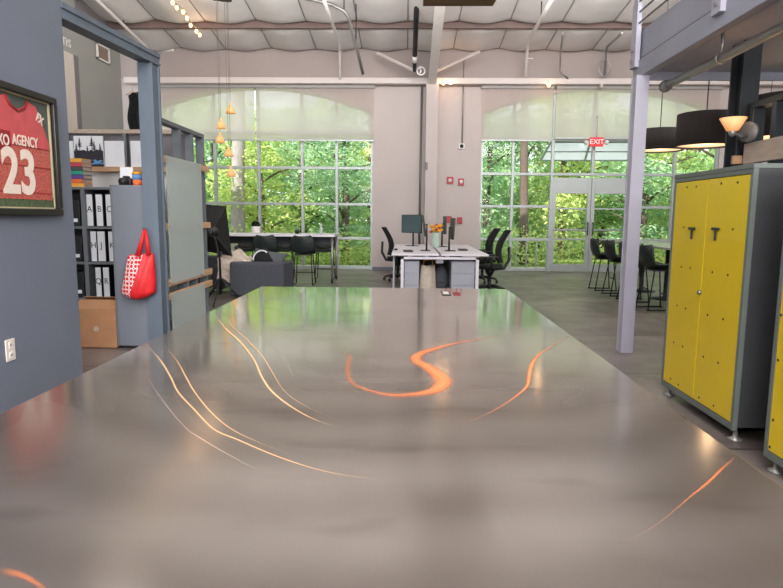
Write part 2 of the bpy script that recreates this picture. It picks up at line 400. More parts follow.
    def build(self, name, mats, parent=None, label=None):
        o = bpy.data.objects.new(name, self.mesh(name, mats)); COL.objects.link(o)
        if parent is not None: o.parent = parent
        if label: o['label'] = label
        return o

def thing(name, label, cat, loc=(0,0,0), rz=0, group=None):
    o = bpy.data.objects.new(name, None); COL.objects.link(o); o.location = loc; o.rotation_euler = (0,0,rz)
    o.empty_display_size = .1
    o['label'] = label; o['category'] = cat
    if group: o['group'] = group
    return o
def tag(o, label, cat, group=None):
    o['label'] = label; o['category'] = cat
    if group: o['group'] = group
    return o
def struct(o, label=None):
    o['kind'] = 'structure'
    if label: o['label'] = label
    return o
CH = {}
def kids(o):
    return [c for c in bpy.data.objects if c.parent == o]
def dup(root, loc, rz=0, label=None, group=None, scale=None):
    r = root.copy(); COL.objects.link(r); r.location = loc; r.rotation_euler = (0,0,rz)
    if scale: r.scale = scale
    if label: r['label'] = label
    if group: r['group'] = group
    for ch in kids(root):
        c = ch.copy(); COL.objects.link(c); c.parent = r
        for g in kids(ch):
            d = g.copy(); COL.objects.link(d); d.parent = c
    return r
def text(s, size, mx, m, parent=None, name='lettering', ext=.0008, sx=1.0, label=None, bold=0.0):
    cu = bpy.data.curves.new('t', 'FONT'); cu.body = s; cu.size = size; cu.extrude = ext; cu.offset = bold*size; cu.align_x = 'CENTER'; cu.align_y = 'CENTER'
    to = bpy.data.objects.new('t', cu); COL.objects.link(to)
    dg = bpy.context.evaluated_depsgraph_get()
    me = bpy.data.meshes.new_from_object(to.evaluated_get(dg)); me.name = name
    bpy.data.objects.remove(to); bpy.data.curves.remove(cu)
    me.transform(mx @ Matrix.Diagonal((sx, 1, 1, 1)))
    me.materials.clear(); me.materials.append(M[m])
    o = bpy.data.objects.new(name, me); COL.objects.link(o)
    if parent is not None: o.parent = parent
    if label: o['label'] = label
    return o
def face_mx(c, right, up):
    r = Vector(right).normalized(); u = Vector(up).normalized(); n = r.cross(u)
    m = Matrix((r, u, n)).transposed().to_4x4(); m.translation = Vector(c); return m
RX = lambda a: Matrix.Rotation(a, 4, 'X')
RY = lambda a: Matrix.Rotation(a, 4, 'Y')
RZ = lambda a: Matrix.Rotation(a, 4, 'Z')

exec_parts = True
# ================================================================== SETTING
WY = 15.5                         # back wall plane
ZR0 = at(390, 48.5, WY).z+.05
ZP = at(390, 29, 14.0).z                 # underside of the nearest purlin
def roof(y): return ZR0 + (ZP+.22-ZR0)/1.5*(WY-y)
ZBT, ZBB = at(400, 77.5, WY-.30).z, at(400, 83.5, WY-.30).z   # white beam
ZUP = ZBT+.02
LX0, LX1 = at(150, 200, WY).x, at(372.5, 200, WY).x
RX0, RX1 = at(480, 200, WY).x, at(716, 200, WY).x

struct(MB().box(-9.5, 11.5, -9, WY+.25, -.2, 0).build('floor', 'floor'), 'dark polished concrete floor')

def arch_pts(x0, x1, zs, zc, n=20):
    return [(x0+(x1-x0)*i/n, zs+(zc-zs)*(1-(2*i/n-1)**2)) for i in range(n+1)]
w = MB()
ztop = roof(WY)-.0
w.box(-9.5, LX0, WY, WY+.25, 0, ztop)
w.box(LX1, RX0, WY, WY+.25, 0, ztop)
w.box(RX1, 11.5, WY, WY+.25, 0, ztop)
ZS, ZCR = at(372, 114, WY).z, at(265, 88.5, WY).z
for (x0, x1) in ((LX0, LX1), (RX0, RX1)):
    ap = arch_pts(x0, x1, ZS, ZCR)
    for (a, b) in zip(ap[:-1], ap[1:]):
        w.prism([(a[0], a[1]), (b[0], b[1]), (b[0], ztop), (a[0], ztop)], WY, WY+.25)
bmesh.ops.remove_doubles(w.bm, verts=w.bm.verts[:], dist=1e-4)
struct(w.build('wall_back', 'wall'), 'pale back wall with two tall arched window openings')
u = MB().box(-7.2, 9.9, WY-.04, WY-.005, ZUP, roof(WY)-.05)
struct(u.build('trim_1', 'upper'), 'taupe band of wall cladding above the white beam')

# side walls
NWX = -2.50                                  # face of the near left wall
_d = ray(72.5, 200); NWY = NWX*_d.y/_d.x     # its far end
wl = MB(); XL = -6.75
wl.prism([(-9, 0), (14.55, 0), (14.55, roof(14.55)-.02), (-9, roof(-9)-.02)], XL-.2, XL, axis='X')
struct(wl.build('wall_left', 'greygreen'), 'tall grey side wall on the far left with an air vent')
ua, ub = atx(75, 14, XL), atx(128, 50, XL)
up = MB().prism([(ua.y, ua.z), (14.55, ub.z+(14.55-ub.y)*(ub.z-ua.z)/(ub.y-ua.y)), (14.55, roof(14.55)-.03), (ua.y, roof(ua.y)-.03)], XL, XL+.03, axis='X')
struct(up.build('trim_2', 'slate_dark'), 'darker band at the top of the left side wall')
struct(MB().box(NWX-.2, NWX, -7, NWY, 0, 5.2).build('wall_near_left', 'slate'), 'blue grey wall in the left foreground carrying the framed jersey')
struct(MB().box(11.3, 11.5, -9, WY, 0, 6.6).build('wall_right', 'wall'), 'pale wall far off to the right')
struct(MB().box(-9.5, -9.3, 14.5, WY, 0, 5.7).build('wall_recess', 'wall'))

# ceiling: sagging insulation quilts between purlins
PUR = [14.0-1.52*k for k in range(0, 16)]
ys = [WY] + PUR
RQ = random.Random(12); SEAMAMP = [RQ.uniform(.55, 1.0) for _ in range(40)]
def ceil_z(x, y):
    base = roof(y); seg = None
    for a, b in zip(ys[:-1], ys[1:]):
        if b <= y <= a: seg = (y-b)/(a-b)
    sag = .17*(1-abs(2*seg-1)**7) if seg is not None else 0
    k = x/1.12+20; sx = k % 1.0
    near = round(k)
    pinch = SEAMAMP[near % 40]*.8*(1-min(1, abs(k-near)/.5))**1.5
    return base-.04-sag*(1-pinch)
cb = MB()
xs = [-9.5+21*i/300 for i in range(301)]
yy = []
for a, b in zip(ys[:-1], ys[1:]):
    yy += [a+(b-a)*k/14 for k in range(14)]
yy.append(ys[-1])
cb.grid(lambda a, b: (xs[round(a*300)], yy[round(b*(len(yy)-1))], ceil_z(xs[round(a*300)], yy[round(b*(len(yy)-1))])), 300, len(yy)-1)
struct(cb.build('ceiling', 'quilt'), 'sloping ceiling lined with sagging white insulation quilts')
struct(MB().prism([(-9, roof(-9)+.12), (WY+.3, roof(WY+.3)+.12), (WY+.3, roof(WY+.3)+.02), (-9, roof(-9)+.02)], -9.6, 11.6, axis='X').build('roof', 'rod'))
seams = MB()
for k in range(-8, 10):
    x = k*1.12
    for a, b in zip(ys[:8], ys[1:9]):
        pp = [a+(b-a)*q for q in (.03, .12, .3, .5, .7, .88, .97)]
        seams.tube([(x, y, ceil_z(x, y)-.008) for y in pp], .014, 5)
struct(seams.build('trim_3', 'galv'), 'grey seam rods between the ceiling quilts')
for k in range(0, 7):
    y = PUR[k]; z = roof(y)
    p = MB()
    p.box(-9, 11, y-.012, y+.012, z-.215, z-.03)
    p.box(-9, 11, y-.08, y+.012, z-.22, z-.205)
    p.box(-9, 11, y-.012, y+.07, z-.045, z-.03)
    struct(p.build('ceiling_beam', 'purlin'))

# portal column and rafter in the middle
cxm = at(431, 180, WY-.3).x
pc = MB()
pc.box(cxm-.15, cxm+.15, WY-.36, WY-.005, 0, ZBB-.01)
struct(pc.build('column', 'wall'), 'white steel column in the middle of the back wall')
rf = MB()
kz = at(440, 0, 11.8).z
rf.prism([(WY-.36, ZBB), (11.8, kz), (3, kz+.9), (3, roof(3)-.02), (WY-.02, roof(WY)-.02), (WY-.02, ZBB)], cxm-.02, cxm+.02, axis='X')
rf.prism([(WY-.36, ZBB), (11.8, kz), (3, kz+.9), (3, kz+.87), (11.8, kz-.03), (WY-.36, ZBB-.03)], cxm-.115, cxm+.085, axis='X')
struct(rf.build('rafter_beam', 'conduit'), 'white steel rafter rising from the middle column')
for (pa, pb) in (((377, 53), (415, 71)), ((437, 71), (480, 51))):
    a, b = at(*pa, WY-.5), at(*pb, WY-.9)
    struct(MB().tube([a, b], .035, 4).build('brace_beam', 'beam_white'))
struct(MB().box(-7.0, 9.9, WY-.30, WY-.10, ZBB, ZBT, .01).build('trim_4', 'beam_white'), 'long white beam running across above the blinds')
struct(MB().tube([(cxm-.27, WY-.06, .1), (cxm-.25, WY-.06, ZBB)], .03, 6).build('trim_5', 'rod'), 'grey vertical pipe beside the middle column')
struct(MB().box(-7, LX0+.0, WY-.02, WY-.002, 0, .09).box(LX1, RX0, WY-.02, WY-.002, 0, .09).build('baseboard_back', 'shelf'))

# ------------------------------------------------------------------ windows and doors
FR = WY+.10
def win(name, x0, x1, vs, hs, skip=None, label=None):
    m = MB(); W = .035
    zi = lambda x: ZS+(ZCR-ZS)*(1-(2*(x-x0)/(x1-x0)-1)**2)
    for x in vs:
        m.box(x-W, x+W, FR-.05, FR+.05, .0 if not (skip and skip[0]+.05 < x < skip[1]-.05) else skip[2], min(zi(x), ZCR-.02), .006, 1)
    for z in hs:
        segs = [(x0, x1)]
        if skip and z < skip[2]-.01: segs = [(x0, skip[0]), (skip[1], x1)]
        for a, b in segs: m.box(a, b, FR-.042, FR+.042, z-W, z+W, .006, 1)
    m.box(x0, x0+.05, FR-.05, FR+.05, 0, ZS); m.box(x1-.05, x1, FR-.05, FR+.05, 0, ZS)
    o = struct(m.build(name, 'alu'), label)
    g = MB()
    ap = arch_pts(x0, x1, ZS, ZCR)
    if skip:
        for a, b in zip(ap[:-1], ap[1:]):
            for (s0, s1, zb) in ((x0, skip[0], .05), (skip[0], skip[1], skip[2]), (skip[1], x1, .05)):
                lo, hi = max(a[0], s0), min(b[0], s1)
                if hi-lo > 1e-4:
                    fz = lambda x: a[1]+(b[1]-a[1])*(x-a[0])/(b[0]-a[0])
                    g.face([(lo, FR, zb), (hi, FR, zb), (hi, FR, fz(hi)), (lo, FR, fz(lo))])
    else:
        g.face([(x0, FR, .05), (x1, FR, .05)] + [(p[0], FR, p[1]) for p in reversed(ap)])
    g.build('pane', 'glass', o)
    return o
X = lambda px: at(px, 215, FR).x
hsL = [.06]+[at(320, y, FR).z for y in (238, 204, 168, 133)]
hsR = [.05]+[at(590, y, FR).z for y in (240, 207, 174.5, 140)]
win('window_1', LX0, LX1, [X(175), X(217), X(260), X(303), X(337)], hsL, None, 'wide arched window on the left, gridded in aluminium')
DX0, DX1, DM, DZ = X(550), X(629), X(590), at(590, 176, FR).z
win('window_2', RX0, RX1, [X(511), DX0, DM, DX1, X(671)], hsR, (DX0, DX1, DZ), 'wide arched window on the right, framing the double doors')
for i, (a, b) in enumerate(((DX0+.035, DM-.005), (DM+.005, DX1-.035))):
    m = MB()
    for (x0, x1, z0, z1) in ((a, a+.09, .01, DZ-.05), (b-.09, b, .01, DZ-.05), (a+.09, b-.09, .01, .2), (a+.09, b-.09, 2.0, DZ-.05), (a+.09, b-.09, 1.6, 1.64), (a+.09, b-.09, .82, .86)):
        m.box(x0, x1, FR-.03, FR+.03, z0, z1, .004, 1)
    d = struct(m.build('door_%d' % (i+1), 'alu'), ['left', 'right'][i] + ' leaf of the glazed double doors')
    MB().face([(a+.08, FR, .15), (b-.08, FR, .15), (b-.08, FR, 2.05), (a+.08, FR, 2.05)]).build('pane', 'glass', d)
    hx = (b-.06) if i == 0 else (a+.06)
    MB().box(a+.05, b-.05, FR-.09, FR-.06, 1.06, 1.10, .008).build('push_bar', 'chrome', d)
    MB().tube([(hx, FR-.03, .95), (hx, FR-.09, .97), (hx, FR-.09, 1.25), (hx, FR-.03, 1.27)], .014).build('handle', 'black_steel', d)

# blinds
def blind(x0, x1, zb, zt, label):
    t = thing('roller_blind', label, 'blind', ((x0+x1)/2, WY-.08, zb))
    hw = (x1-x0)/2; H = zt-zb
    m = MB().grid(lambda a, b: (-hw+2*hw*a, .004*math.sin(a*17)*(1-b), H*b), 24, 6); m.build('fabric', 'blind', t)
    MB().box(-hw, hw, -.012, .012, -.03, .012, .004).build('hem_bar', 'alu', t)
    MB().box(-hw-.02, hw+.02, -.05, .05, H-.02, H+.14, .01).build('cassette', 'cassette', t)
    return t
B = lambda px: at(px, 110, WY-.08).x
zb = at(300, 140, WY-.08).z
zt = at(300, 87.5, WY-.08).z
blind(B(150), B(254.7), zb, zt, 'left roller blind on the left window, behind the hanging amber bells')
blind(B(255.9), B(374), zb, zt, 'wide roller blind on the left window, ending beside the pale middle wall')
zb2 = at(520, 140, WY-.08).z
blind(B(482), B(553), zb2, zt, 'narrow roller blind over the left part of the right window')
blind(B(556), B(720), zb2+.06, zt, 'wide roller blind above the glazed doors and EXIT sign')

# exit sign
es = at(596.5, 142, WY-.25)
t = thing('exit_sign', 'red illuminated EXIT sign above the double doors', 'sign', es)
MB().box(-.17, .17, -.03, .03, -.11, .11, .01).build('housing', 'exit', t)
text('EXIT', .17, face_mx((0, -.033, 0), (1,0,0), (0,0,1)), 'exit_txt', t)
for s in (-1, 1):
    MB().lathe([(0,-.05),(.05,-.05),(.06,.02),(.03,.05),(0,.05)], (s*.25, 0, -.01), 12, 'Y').build('lamp_head', 'white', t)
MB().box(-.2, .2, -.012, .012, -.02, .0).build('arm', 'white', t)
MB().tube([(0, .0, .11), (0, .0, .62), (0, .12, .62)], .01, 6).build('bracket', 'alu', t)

# ================================================================== OUTSIDE
struct(MB().box(-30, 40, WY+.3, 60, -.45, -.12).build('ground_outside', 'ground'), 'lawn outside the windows')
struct(MB().box(-12, 14, WY+.26, WY+2.2, -.2, -.06).build('path', 'pave'), 'strip of concrete paving outside the windows')

def leaf_mesh(name, blobs, n, size, mats, seed):
    R = random.Random(seed); bm = bmesh.new()
    for i in range(n):
        c, s = R.choice(blobs)
        while True:
            v = Vector((R.uniform(-1,1), R.uniform(-1,1), R.uniform(-1,1)))
            if .25 < v.length < 1: break
        v = v.normalized()*(v.length**.5)
        p = Vector(c)+Vector((v.x*s[0], v.y*s[1], v.z*s[2]))
        q = Matrix.Rotation(R.uniform(0, 2*PI), 3, 'Z') @ Matrix.Rotation(R.uniform(.2, 1.5), 3, 'X') @ Matrix.Rotation(R.uniform(0, 2*PI), 3, 'Z')
        L = size*R.uniform(.6, 1.35); Wd = L*.42
        vs = [bm.verts.new(p+q@Vector(k)) for k in ((-L/2,0,0),(0,-Wd/2,.02*L),(L/2,0,0),(0,Wd/2,.02*L))]
        bm.faces.new(vs)
    me = bpy.data.meshes.new(name); bm.to_mesh(me); bm.free()
    me.materials.append(M[mats]); return me
def blobs_tree(R, H, w, n, z0):
    bl = []
    for i in range(n):
        a = R.uniform(0, 2*PI); rr = w*R.uniform(.1, .8); z = R.uniform(z0, H)
        bl.append(((rr*math.cos(a), rr*math.sin(a), z), (w*R.uniform(.3, .5), w*R.uniform(.3, .5), w*R.uniform(.22, .4))))
    return bl
TREE = []
for k, (lm, bk) in enumerate((('leafA', 'bark_dark'), ('leafB', 'bark_dark'), ('leafC', 'bark_dark'))):
    R = random.Random(20+k)
    bl = blobs_tree(R, 7.6, 2.3, 26, .9)
    crown = leaf_mesh('crown', bl, 9000, .19, lm, 40+k)
    tr = MB(); tr.tube([(0,0,-.3),(.05,.02,1.2),(-.06,.03,3),(.05,0,5),(0,0,7)], [.2,.16,.14,.1,.04], 10)
    for j in range(6):
        a = R.uniform(0, 2*PI); z = 1.5+j*.7
        tr.tube([(0,0,z),(.7*math.cos(a),.7*math.sin(a),z+.6),(1.7*math.cos(a),1.7*math.sin(a),z+1.0)], [.07,.05,.02], 7)
    TREE.append((crown, tr.mesh('trunk', bk)))
TREEPOS = [ # px, Y, type, scale
 (170,21,0,.95),(215,24.5,1,1.05),(262,20.5,2,.85),(302,23,0,1.0),(345,20,1,.9),(372,25.5,2,1.1),(236,28,0,1.2),(325,28,1,1.2),
 (486,21,1,.9),(520,24,0,1.0),(560,22,2,.9),(600,25,0,1.05),(640,21,1,.95),(680,23.5,2,1.0),(715,20.5,0,.95),(535,28.5,1,1.2),(620,29,2,1.2),(690,29,0,1.25),(430,27,0,1.1)]
ADJ = ['mid green', 'deep green', 'yellow green']
WHERE = ['behind the left edge of the left window','left of the hanging bells in the left window','behind the white planter','in the middle of the left window','at the right of the left window','close to the right jamb of the left window','far back behind the hanging bells','far back behind the small potted plant',
 'at the left jamb of the right window','beside the left door frame','behind the left glazed door','behind the right glazed door','behind the pale foreground post','behind the drum pendants','at the right jamb of the right window','far back left of the doors','far back behind the doors','far back behind the yellow locker','behind the pale middle wall']
for (px, Y, k, s), wh in zip(TREEPOS, WHERE):
    p = at(px, 260, Y)
    t = thing('tree', '%s leafy tree outside, %s' % (ADJ[k], wh), 'tree', (p.x, Y, -.15), random.uniform(0, 6.28), 'trees outside the windows')
    t.scale = (s, s, s*(.72 if px not in (170, 372, 560, 690) else .95))
    for nm, me in (('crown', TREE[k][0]), ('trunk', TREE[k][1])):
        o = bpy.data.objects.new(nm, me); COL.objects.link(o); o.parent = t
# big bare trunks seen close to the glass
for (px, Y, r, lean, lab) in ((237, 19.0, .24, .15, 'thick pale trunk close behind the left window, beside the black softbox'), (524, 19.5, .15, -.12, 'thick brown trunk outside beside the double doors')):
    p = at(px, 240, Y)
    m = MB().tube([(0,0,-.3),(.02,0,.2),(lean*.4,0,2),(lean,0,4.2),(lean*1.4,0,6.6)], [r*1.25, r, r*.9, r*.8, r*.6], 14)
    tag(m.build('bare_tree', 'bark' if px < 400 else 'bark_dark'), lab, 'tree').location = (p.x, Y, -.12)
# hedge bank behind, closing the view
R = random.Random(5)
bl = [((R.uniform(-17, 24), R.uniform(-1, 1), R.uniform(.2, 4.6)), (2.4, 1.2, 1.3)) for _ in range(110)]
hm = leaf_mesh('hedge', bl, 36000, .36, 'leafB', 77)
ho = bpy.data.objects.new('woodland_foliage', hm); COL.objects.link(ho); ho.location = (0, 32, 0); ho['kind'] = 'stuff'
tag(ho, 'dense bank of deep green foliage far behind the trees', 'foliage')
bl = [((R.uniform(-10, 13), R.uniform(-.6, .6), R.uniform(0, .75)), (1.0, .7, .55)) for _ in range(60)]
hm = leaf_mesh('shrub', bl, 15000, .14, 'leafC', 78)
ho = bpy.data.objects.new('undergrowth_foliage', hm); COL.objects.link(ho); ho.location = (0, 19.3, -.1); ho['kind'] = 'stuff'
tag(ho, 'low yellow green undergrowth just outside the windows', 'undergrowth')

# canopy over the doors
a0, a1 = at(551, 142, WY+.4), at(630, 142, WY+.4)
b0, b1 = at(541, 160, WY+1.9), at(629, 160, WY+1.9)
t = thing('entrance_canopy', 'sloping glass canopy on a metal frame outside above the double doors', 'canopy', (0,0,0))
def lerp(p, q, k): return Vector(p).lerp(Vector(q), k)
MB().face([a0, a1, b1, b0]).build('glass_sheet', 'glass_canopy', t)
m = MB()
for p, q in ((a0, b0), (a1, b1), (lerp(a0,a1,.5), lerp(b0,b1,.5)), (b0, b1), (a0, a1), (lerp(a0,b0,.5), lerp(a1,b1,.5))): m.tube([p, q], .03, 6)
m.build('frame', 'alu', t)
# handrail outside
hp = [at(px, 262, WY+1.5) for px in (516, 546)]
t = thing('handrail', 'pale metal handrail with bars outside, left of the double doors', 'handrail', (0,0,0))
m = MB(); m.tube([(hp[0].x, WY+1.5, .8), (hp[1].x, WY+1.5, .8)], .025)
m.build('rail', 'alu', t)
for k in range(4):
    x = hp[0].x+(hp[1].x-hp[0].x)*k/3
    MB().tube([(x, WY+1.5, -.06), (x, WY+1.5, .8)], .02).build('post', 'alu', t)

# ================================================================== LEFT SIDE
# ---- framed jersey on the near left wall (local: u along +Y, v up, normal +X)
JX = NWX; JYC, JZ = atx(19.5, 150, NWX+.015).y, 1.40; JS = NWX/-2.67
t = thing('framed_jersey', 'black framed red jersey with number 23 hung on the near blue grey wall', 'framed jersey', (JX, JYC, JZ), 0)
def jp(px, py, x=NWX+.015):
    p = atx(px, py, x); return (p.y-JYC, p.z-JZ)
tr_ = jp(49, 104); br_ = jp(55, 209)
U1 = .5*(tr_[0]+br_[0]); V0, V1 = br_[1], tr_[1]
U0 = -U1; fw = .045
m = MB()
for (a, b, c, d) in ((U0-fw, U1+fw, V1, V1+fw), (U0-fw, U1+fw, V0-fw, V0), (U0-fw, U0, V0, V1), (U1, U1+fw, V0, V1)): m.box(.0, .05, a, b, c, d, .006, 2)
m.build('frame', 'frame_black', t)
m = MB(); lw = .009
for (a, b, c, d) in ((U0, U1, V1-lw, V1), (U0, U1, V0, V0+lw), (U0, U0+lw, V0, V1), (U1-lw, U1, V0, V1)): m.box(.004, .020, a, b, c, d)
m.build('liner', 'cream', t)
MB().box(.002, .006, U0, U1, V0, V1).build('mount_board', 'mount', t)
MB().box(.006, .012, U0+lw, U1-lw, V0+lw, V0+.075).build('moss_base', 'moss', t)
H = V1-V0
yj = V0+.06; ysplit = V0+.56*H
m = MB()
def jface(poly, d0, d1): m.prism(poly, d0, d1, axis='X')
W2 = U1-lw-.02
jface([(-W2, ysplit), (W2, ysplit), (W2, V0+.62*H), (W2*.62, V0+.93*H), (W2*.34, V0+.965*H), (W2*.22, V0+.90*H), (0, V0+.865*H), (-W2*.22, V0+.90*H), (-W2*.34, V0+.965*H), (-W2*.62, V0+.93*H), (-W2, V0+.62*H)], .008, .016)
jy = m.build('jersey', 'jersey', t)
MB().box(.008, .015, -W2, W2, yj, ysplit).build('speckled_lower_body', 'jersey_speck', jy)
MB().tube([(.017, W2*.34, V0+.965*H), (.018, W2*.22, V0+.89*H), (.018, 0, V0+.853*H), (.018, -W2*.22, V0+.89*H), (.017, -W2*.34, V0+.965*H)], .009, 6).build('collar', 'jersey_dark', jy)
m = MB()
for v in (ysplit-.005, yj+.30*(ysplit-yj)-.06, yj+.62*(ysplit-yj)): m.box(.015, .0175, -W2, W2, v-.004, v+.004)
m.build('fold_lines', 'jersey_dark', jy)
cN = jp(19.5, 174); hN = jp(19, 153)[1]-jp(19, 196)[1]
text('23', hN*1.42, face_mx((.018, cN[0], cN[1]), (0,1,0), (0,0,1)), 'jersey_pale', jy, 'number', sx=.9, bold=.03)
m = MB(); a = jp(9.5, 131); b = jp(-4, 149)
m.box(.0155, .0185, b[0], a[0], b[1], a[1]); m.build('wordmark_patch', 'jersey_dark', jy)
text('XO', .098*JS, face_mx((.02, (a[0]+b[0])/2-.002, (a[1]+b[1])/2), (0,1,0), (0,0,1)), 'jersey_pale', jy, 'wordmark', sx=.80, bold=.022)
a = jp(23.5, 141.5)
text('AGENCY', .098*JS, face_mx((.02, a[0]+.012, a[1]), (0,1,0), (0,0,1)), 'jersey_pale', jy, 'wordmark', sx=.72, bold=.022)
a = jp(39, 119.5)
text('FX', .085*JS, face_mx((.02, a[0], a[1]), (0,1,-.5), (0,.5,1)), 'jersey_pale', jy, 'sleeve_mark', sx=.8, bold=.04)
MB().face([(.033, U0, V0), (.033, U1, V0), (.033, U1, V1), (.033, U0, V1)]).build('glazing', 'pic_glass', t)

# ---- outlet
oc = atx(10, 350, NWX+.002)
t = thing('wall_outlet', 'ivory electrical outlet low on the near blue grey wall', 'outlet', (NWX, oc.y, oc.z))
MB().box(0, .008, -.045, .045, -.07, .07, .004).build('cover_plate', 'outlet', t)
for s in (-1, 1):
    r = MB().box(.007, .011, -.018, .018, s*.032-.02, s*.032+.02, .004).build('socket', 'white', t)
    MB().box(.0105, .012, -.009, -.005, s*.032-.008, s*.032+.008).box(.0105, .012, .005, .009, s*.032-.008, s*.032+.008).build('slot', 'ink', r)

# ---- blue-grey steel beam and post
CYF = atz(120, 348.5, 0).y
PY = CYF-.06
pxl, pxr = at(143, 200, PY).x, at(157.5, 200, PY).x
za_, zb0 = at(154, 62, PY).z, at(156, 51, PY).z
zc_, zd_ = at(62, 18, NWY).z, at(62, 1, NWY).z
zb1, zb2 = .5*(za_+zc_), .5*(zb0+zd_)
bl_ = pxr-.13
bm_ = MB()
ya_, yb_ = NWY+.002, PY+.22
def beam_bar(x0, x1, d0, d1):               # offsets measured up from the underside, which rises slightly towards the post
    k = (za_-zc_)/(PY-NWY); e0, e1 = zc_, zc_+k*(yb_-ya_)
    bm_.prism([(ya_, e0+d0), (yb_, e1+d0), (yb_, e1+d1), (ya_, e0+d1)], x0, x1, axis='X')
beam_bar(bl_, pxr, 0, .02); beam_bar(bl_, pxr-.012, .02, .075); beam_bar(bl_, pxr, .075, .115)
struct(bm_.build('beam', 'bluegrey_steel'), 'blue grey steel beam running from the near wall to the post')
post_m = MB().box(pxl, pxr, PY, PY+.02, 0, za_).box(pxl, pxr, PY+.17, PY+.19, 0, za_).box((pxl+pxr)/2-.01, pxr-.02, PY+.02, PY+.17, 0, za_)
struct(post_m.build('column_post', 'bluegrey_steel'), 'blue grey steel post under the left beam')

# ---- stud partition with polycarbonate behind the post
SX = -2.735
t = thing('stud_partition', 'grey stud partition with translucent panels running back from the blue grey post', 'partition', (SX, 7.3, 0))
y0, y1, zT = -.72, .80, 2.45
MB().box(-.05, .05, y0, y1, zT-.05, zT, .004, 1).build('top_plate', 'stud', t)
MB().box(-.05, .05, y0, y1, 0, .05, .004, 1).build('bottom_plate', 'stud', t)
for yv in (y0+.03, -.05, .36, y1-.03):
    MB().box(-.05, .05, yv-.025, yv+.025, .05, zT-.05, .004, 1).build('stud', 'stud', t)
for z in (2.0, 1.26, .63, .47):
    MB().box(.05, .085, y0-.08, y1+.06, z-.04, z+.04, .004, 1).build('batten', 'timber', t)
p1 = MB().box(.086, .098, -.62, .50, .62, 2.04); p1.build('translucent_panel', 'poly', t, 'tall upper translucent panel')
MB().box(.086, .098, -.62, .50, .06, .50).build('translucent_panel', 'poly', t, 'low lower translucent panel')
for z in (2.0, 1.26, .63, .47):
    for yv in (-.62, .38): MB().disc((.10, yv, z), .012, 'X', 10).build('bolt', 'chrome', t)

# ---- stud wall with pictures, behind the shelving
WYB = 7.75
xa, xb = -4.7, -2.80
t = thing('stud_wall', 'open stud wall with a raw timber rail behind the grey shelving', 'stud wall', (0, WYB, 0))
MB().box(xa, xb, -.04, .04, 2.41, 2.46).build('top_plate', 'timber_grey', t)
for px in (67, 126, 150):
    xx = at(px, 150, WYB).x
    MB().box(xx-.025, xx+.025, -.04, .04, 0, 2.41).build('stud', 'shelf', t)
zR = at(100, 168.5, WYB-.05).z
MB().box(xa, xb, -.10, .04, zR-.04, zR+.02).build('rail', 'timber_x', t, 'raw orange timber rail')
MB().box(xa, xb, .045, .06, 0, zR).build('backing_board', 'white', t)
MB().box(xa, xb, .045, .06, zR, 2.41).build('backing_board', 'slate_dark', t)
def onrail(name, px0, px1, py0, mtl, label, cat, dy=-.06):
    a, b = at(px0, py0, WYB+dy), at(px1, py0, WYB+dy)
    o = MB().box(0, b.x-a.x, -.012, .012, 0, a.z-zR-.021).build(name, mtl)
    o.location = (a.x, WYB+dy, zR+.021)
    return tag(o, label, cat), b.x-a.x, a.z-zR-.021
onrail('white_board', 104.5, 124, 141, 'paper', 'plain white board standing on the timber rail, right of the tree picture', 'board')
onrail('white_board', 130.5, 148, 141, 'paper', 'plain white board on the timber rail, partly behind the blue grey post', 'board')
onrail('white_board', 64, 73.5, 141, 'paper', 'plain white board on the timber rail, left of the tree picture', 'board')
# tree picture
a, b = at(74, 136, WYB-.07), at(103, 136, WYB-.07)
t = thing('canvas_picture', 'canvas of dark trees on white with a blue turtle, standing on the timber rail', 'picture', (a.x, WYB-.075, zR+.021))
PW, PH = b.x-a.x, a.z-zR-.021
MB().box(0, PW, -.012, .012, 0, PH).build('canvas', 'paper', t)
m = MB(); R = random.Random(3)
top = [(0, .52)]
for i in range(1, 14): top.append((i/14, .52+R.uniform(-.03, .05)))
top.append((1, .5))
m.prism([(0, 0)]+[(1*PW, 0)]+[(x*PW, z*PH) for x, z in reversed(top)], -.0135, -.0122)
for (x, h) in ((.08, .72), (.2, .92), (.46, .66), (.62, .95), (.7, .8), (.9, .74)):
    m.prism([((x-.012)*PW, .45*PH), ((x+.012)*PW, .45*PH), ((x+.006)*PW, h*PH), ((x-.006)*PW, h*PH)], -.0135, -.0122)
    for k in range(6):
        zz = h-.05*k; ww = .02+.016*k*R.uniform(.6, 1.3)
        m.prism([((x-ww)*PW, (zz-.02)*PH), ((x+ww)*PW, (zz-.03)*PH), (x*PW, (zz+.03)*PH)], -.0136, -.0123)
m.build('tree_silhouettes', 'ink', t)
m = MB(); m.ellipsoid((.78*PW, -.014, .13*PH), (.12*PW, .002, .06*PH), 12, 6)
for q in ((.64, .09), (.9, .19), (.7, .2), (.93, .1)): m.ellipsoid((q[0]*PW, -.014, q[1]*PH), (.06*PW, .002, .03*PH), 10, 6)
m.build('turtle', 'bluegreen', t)

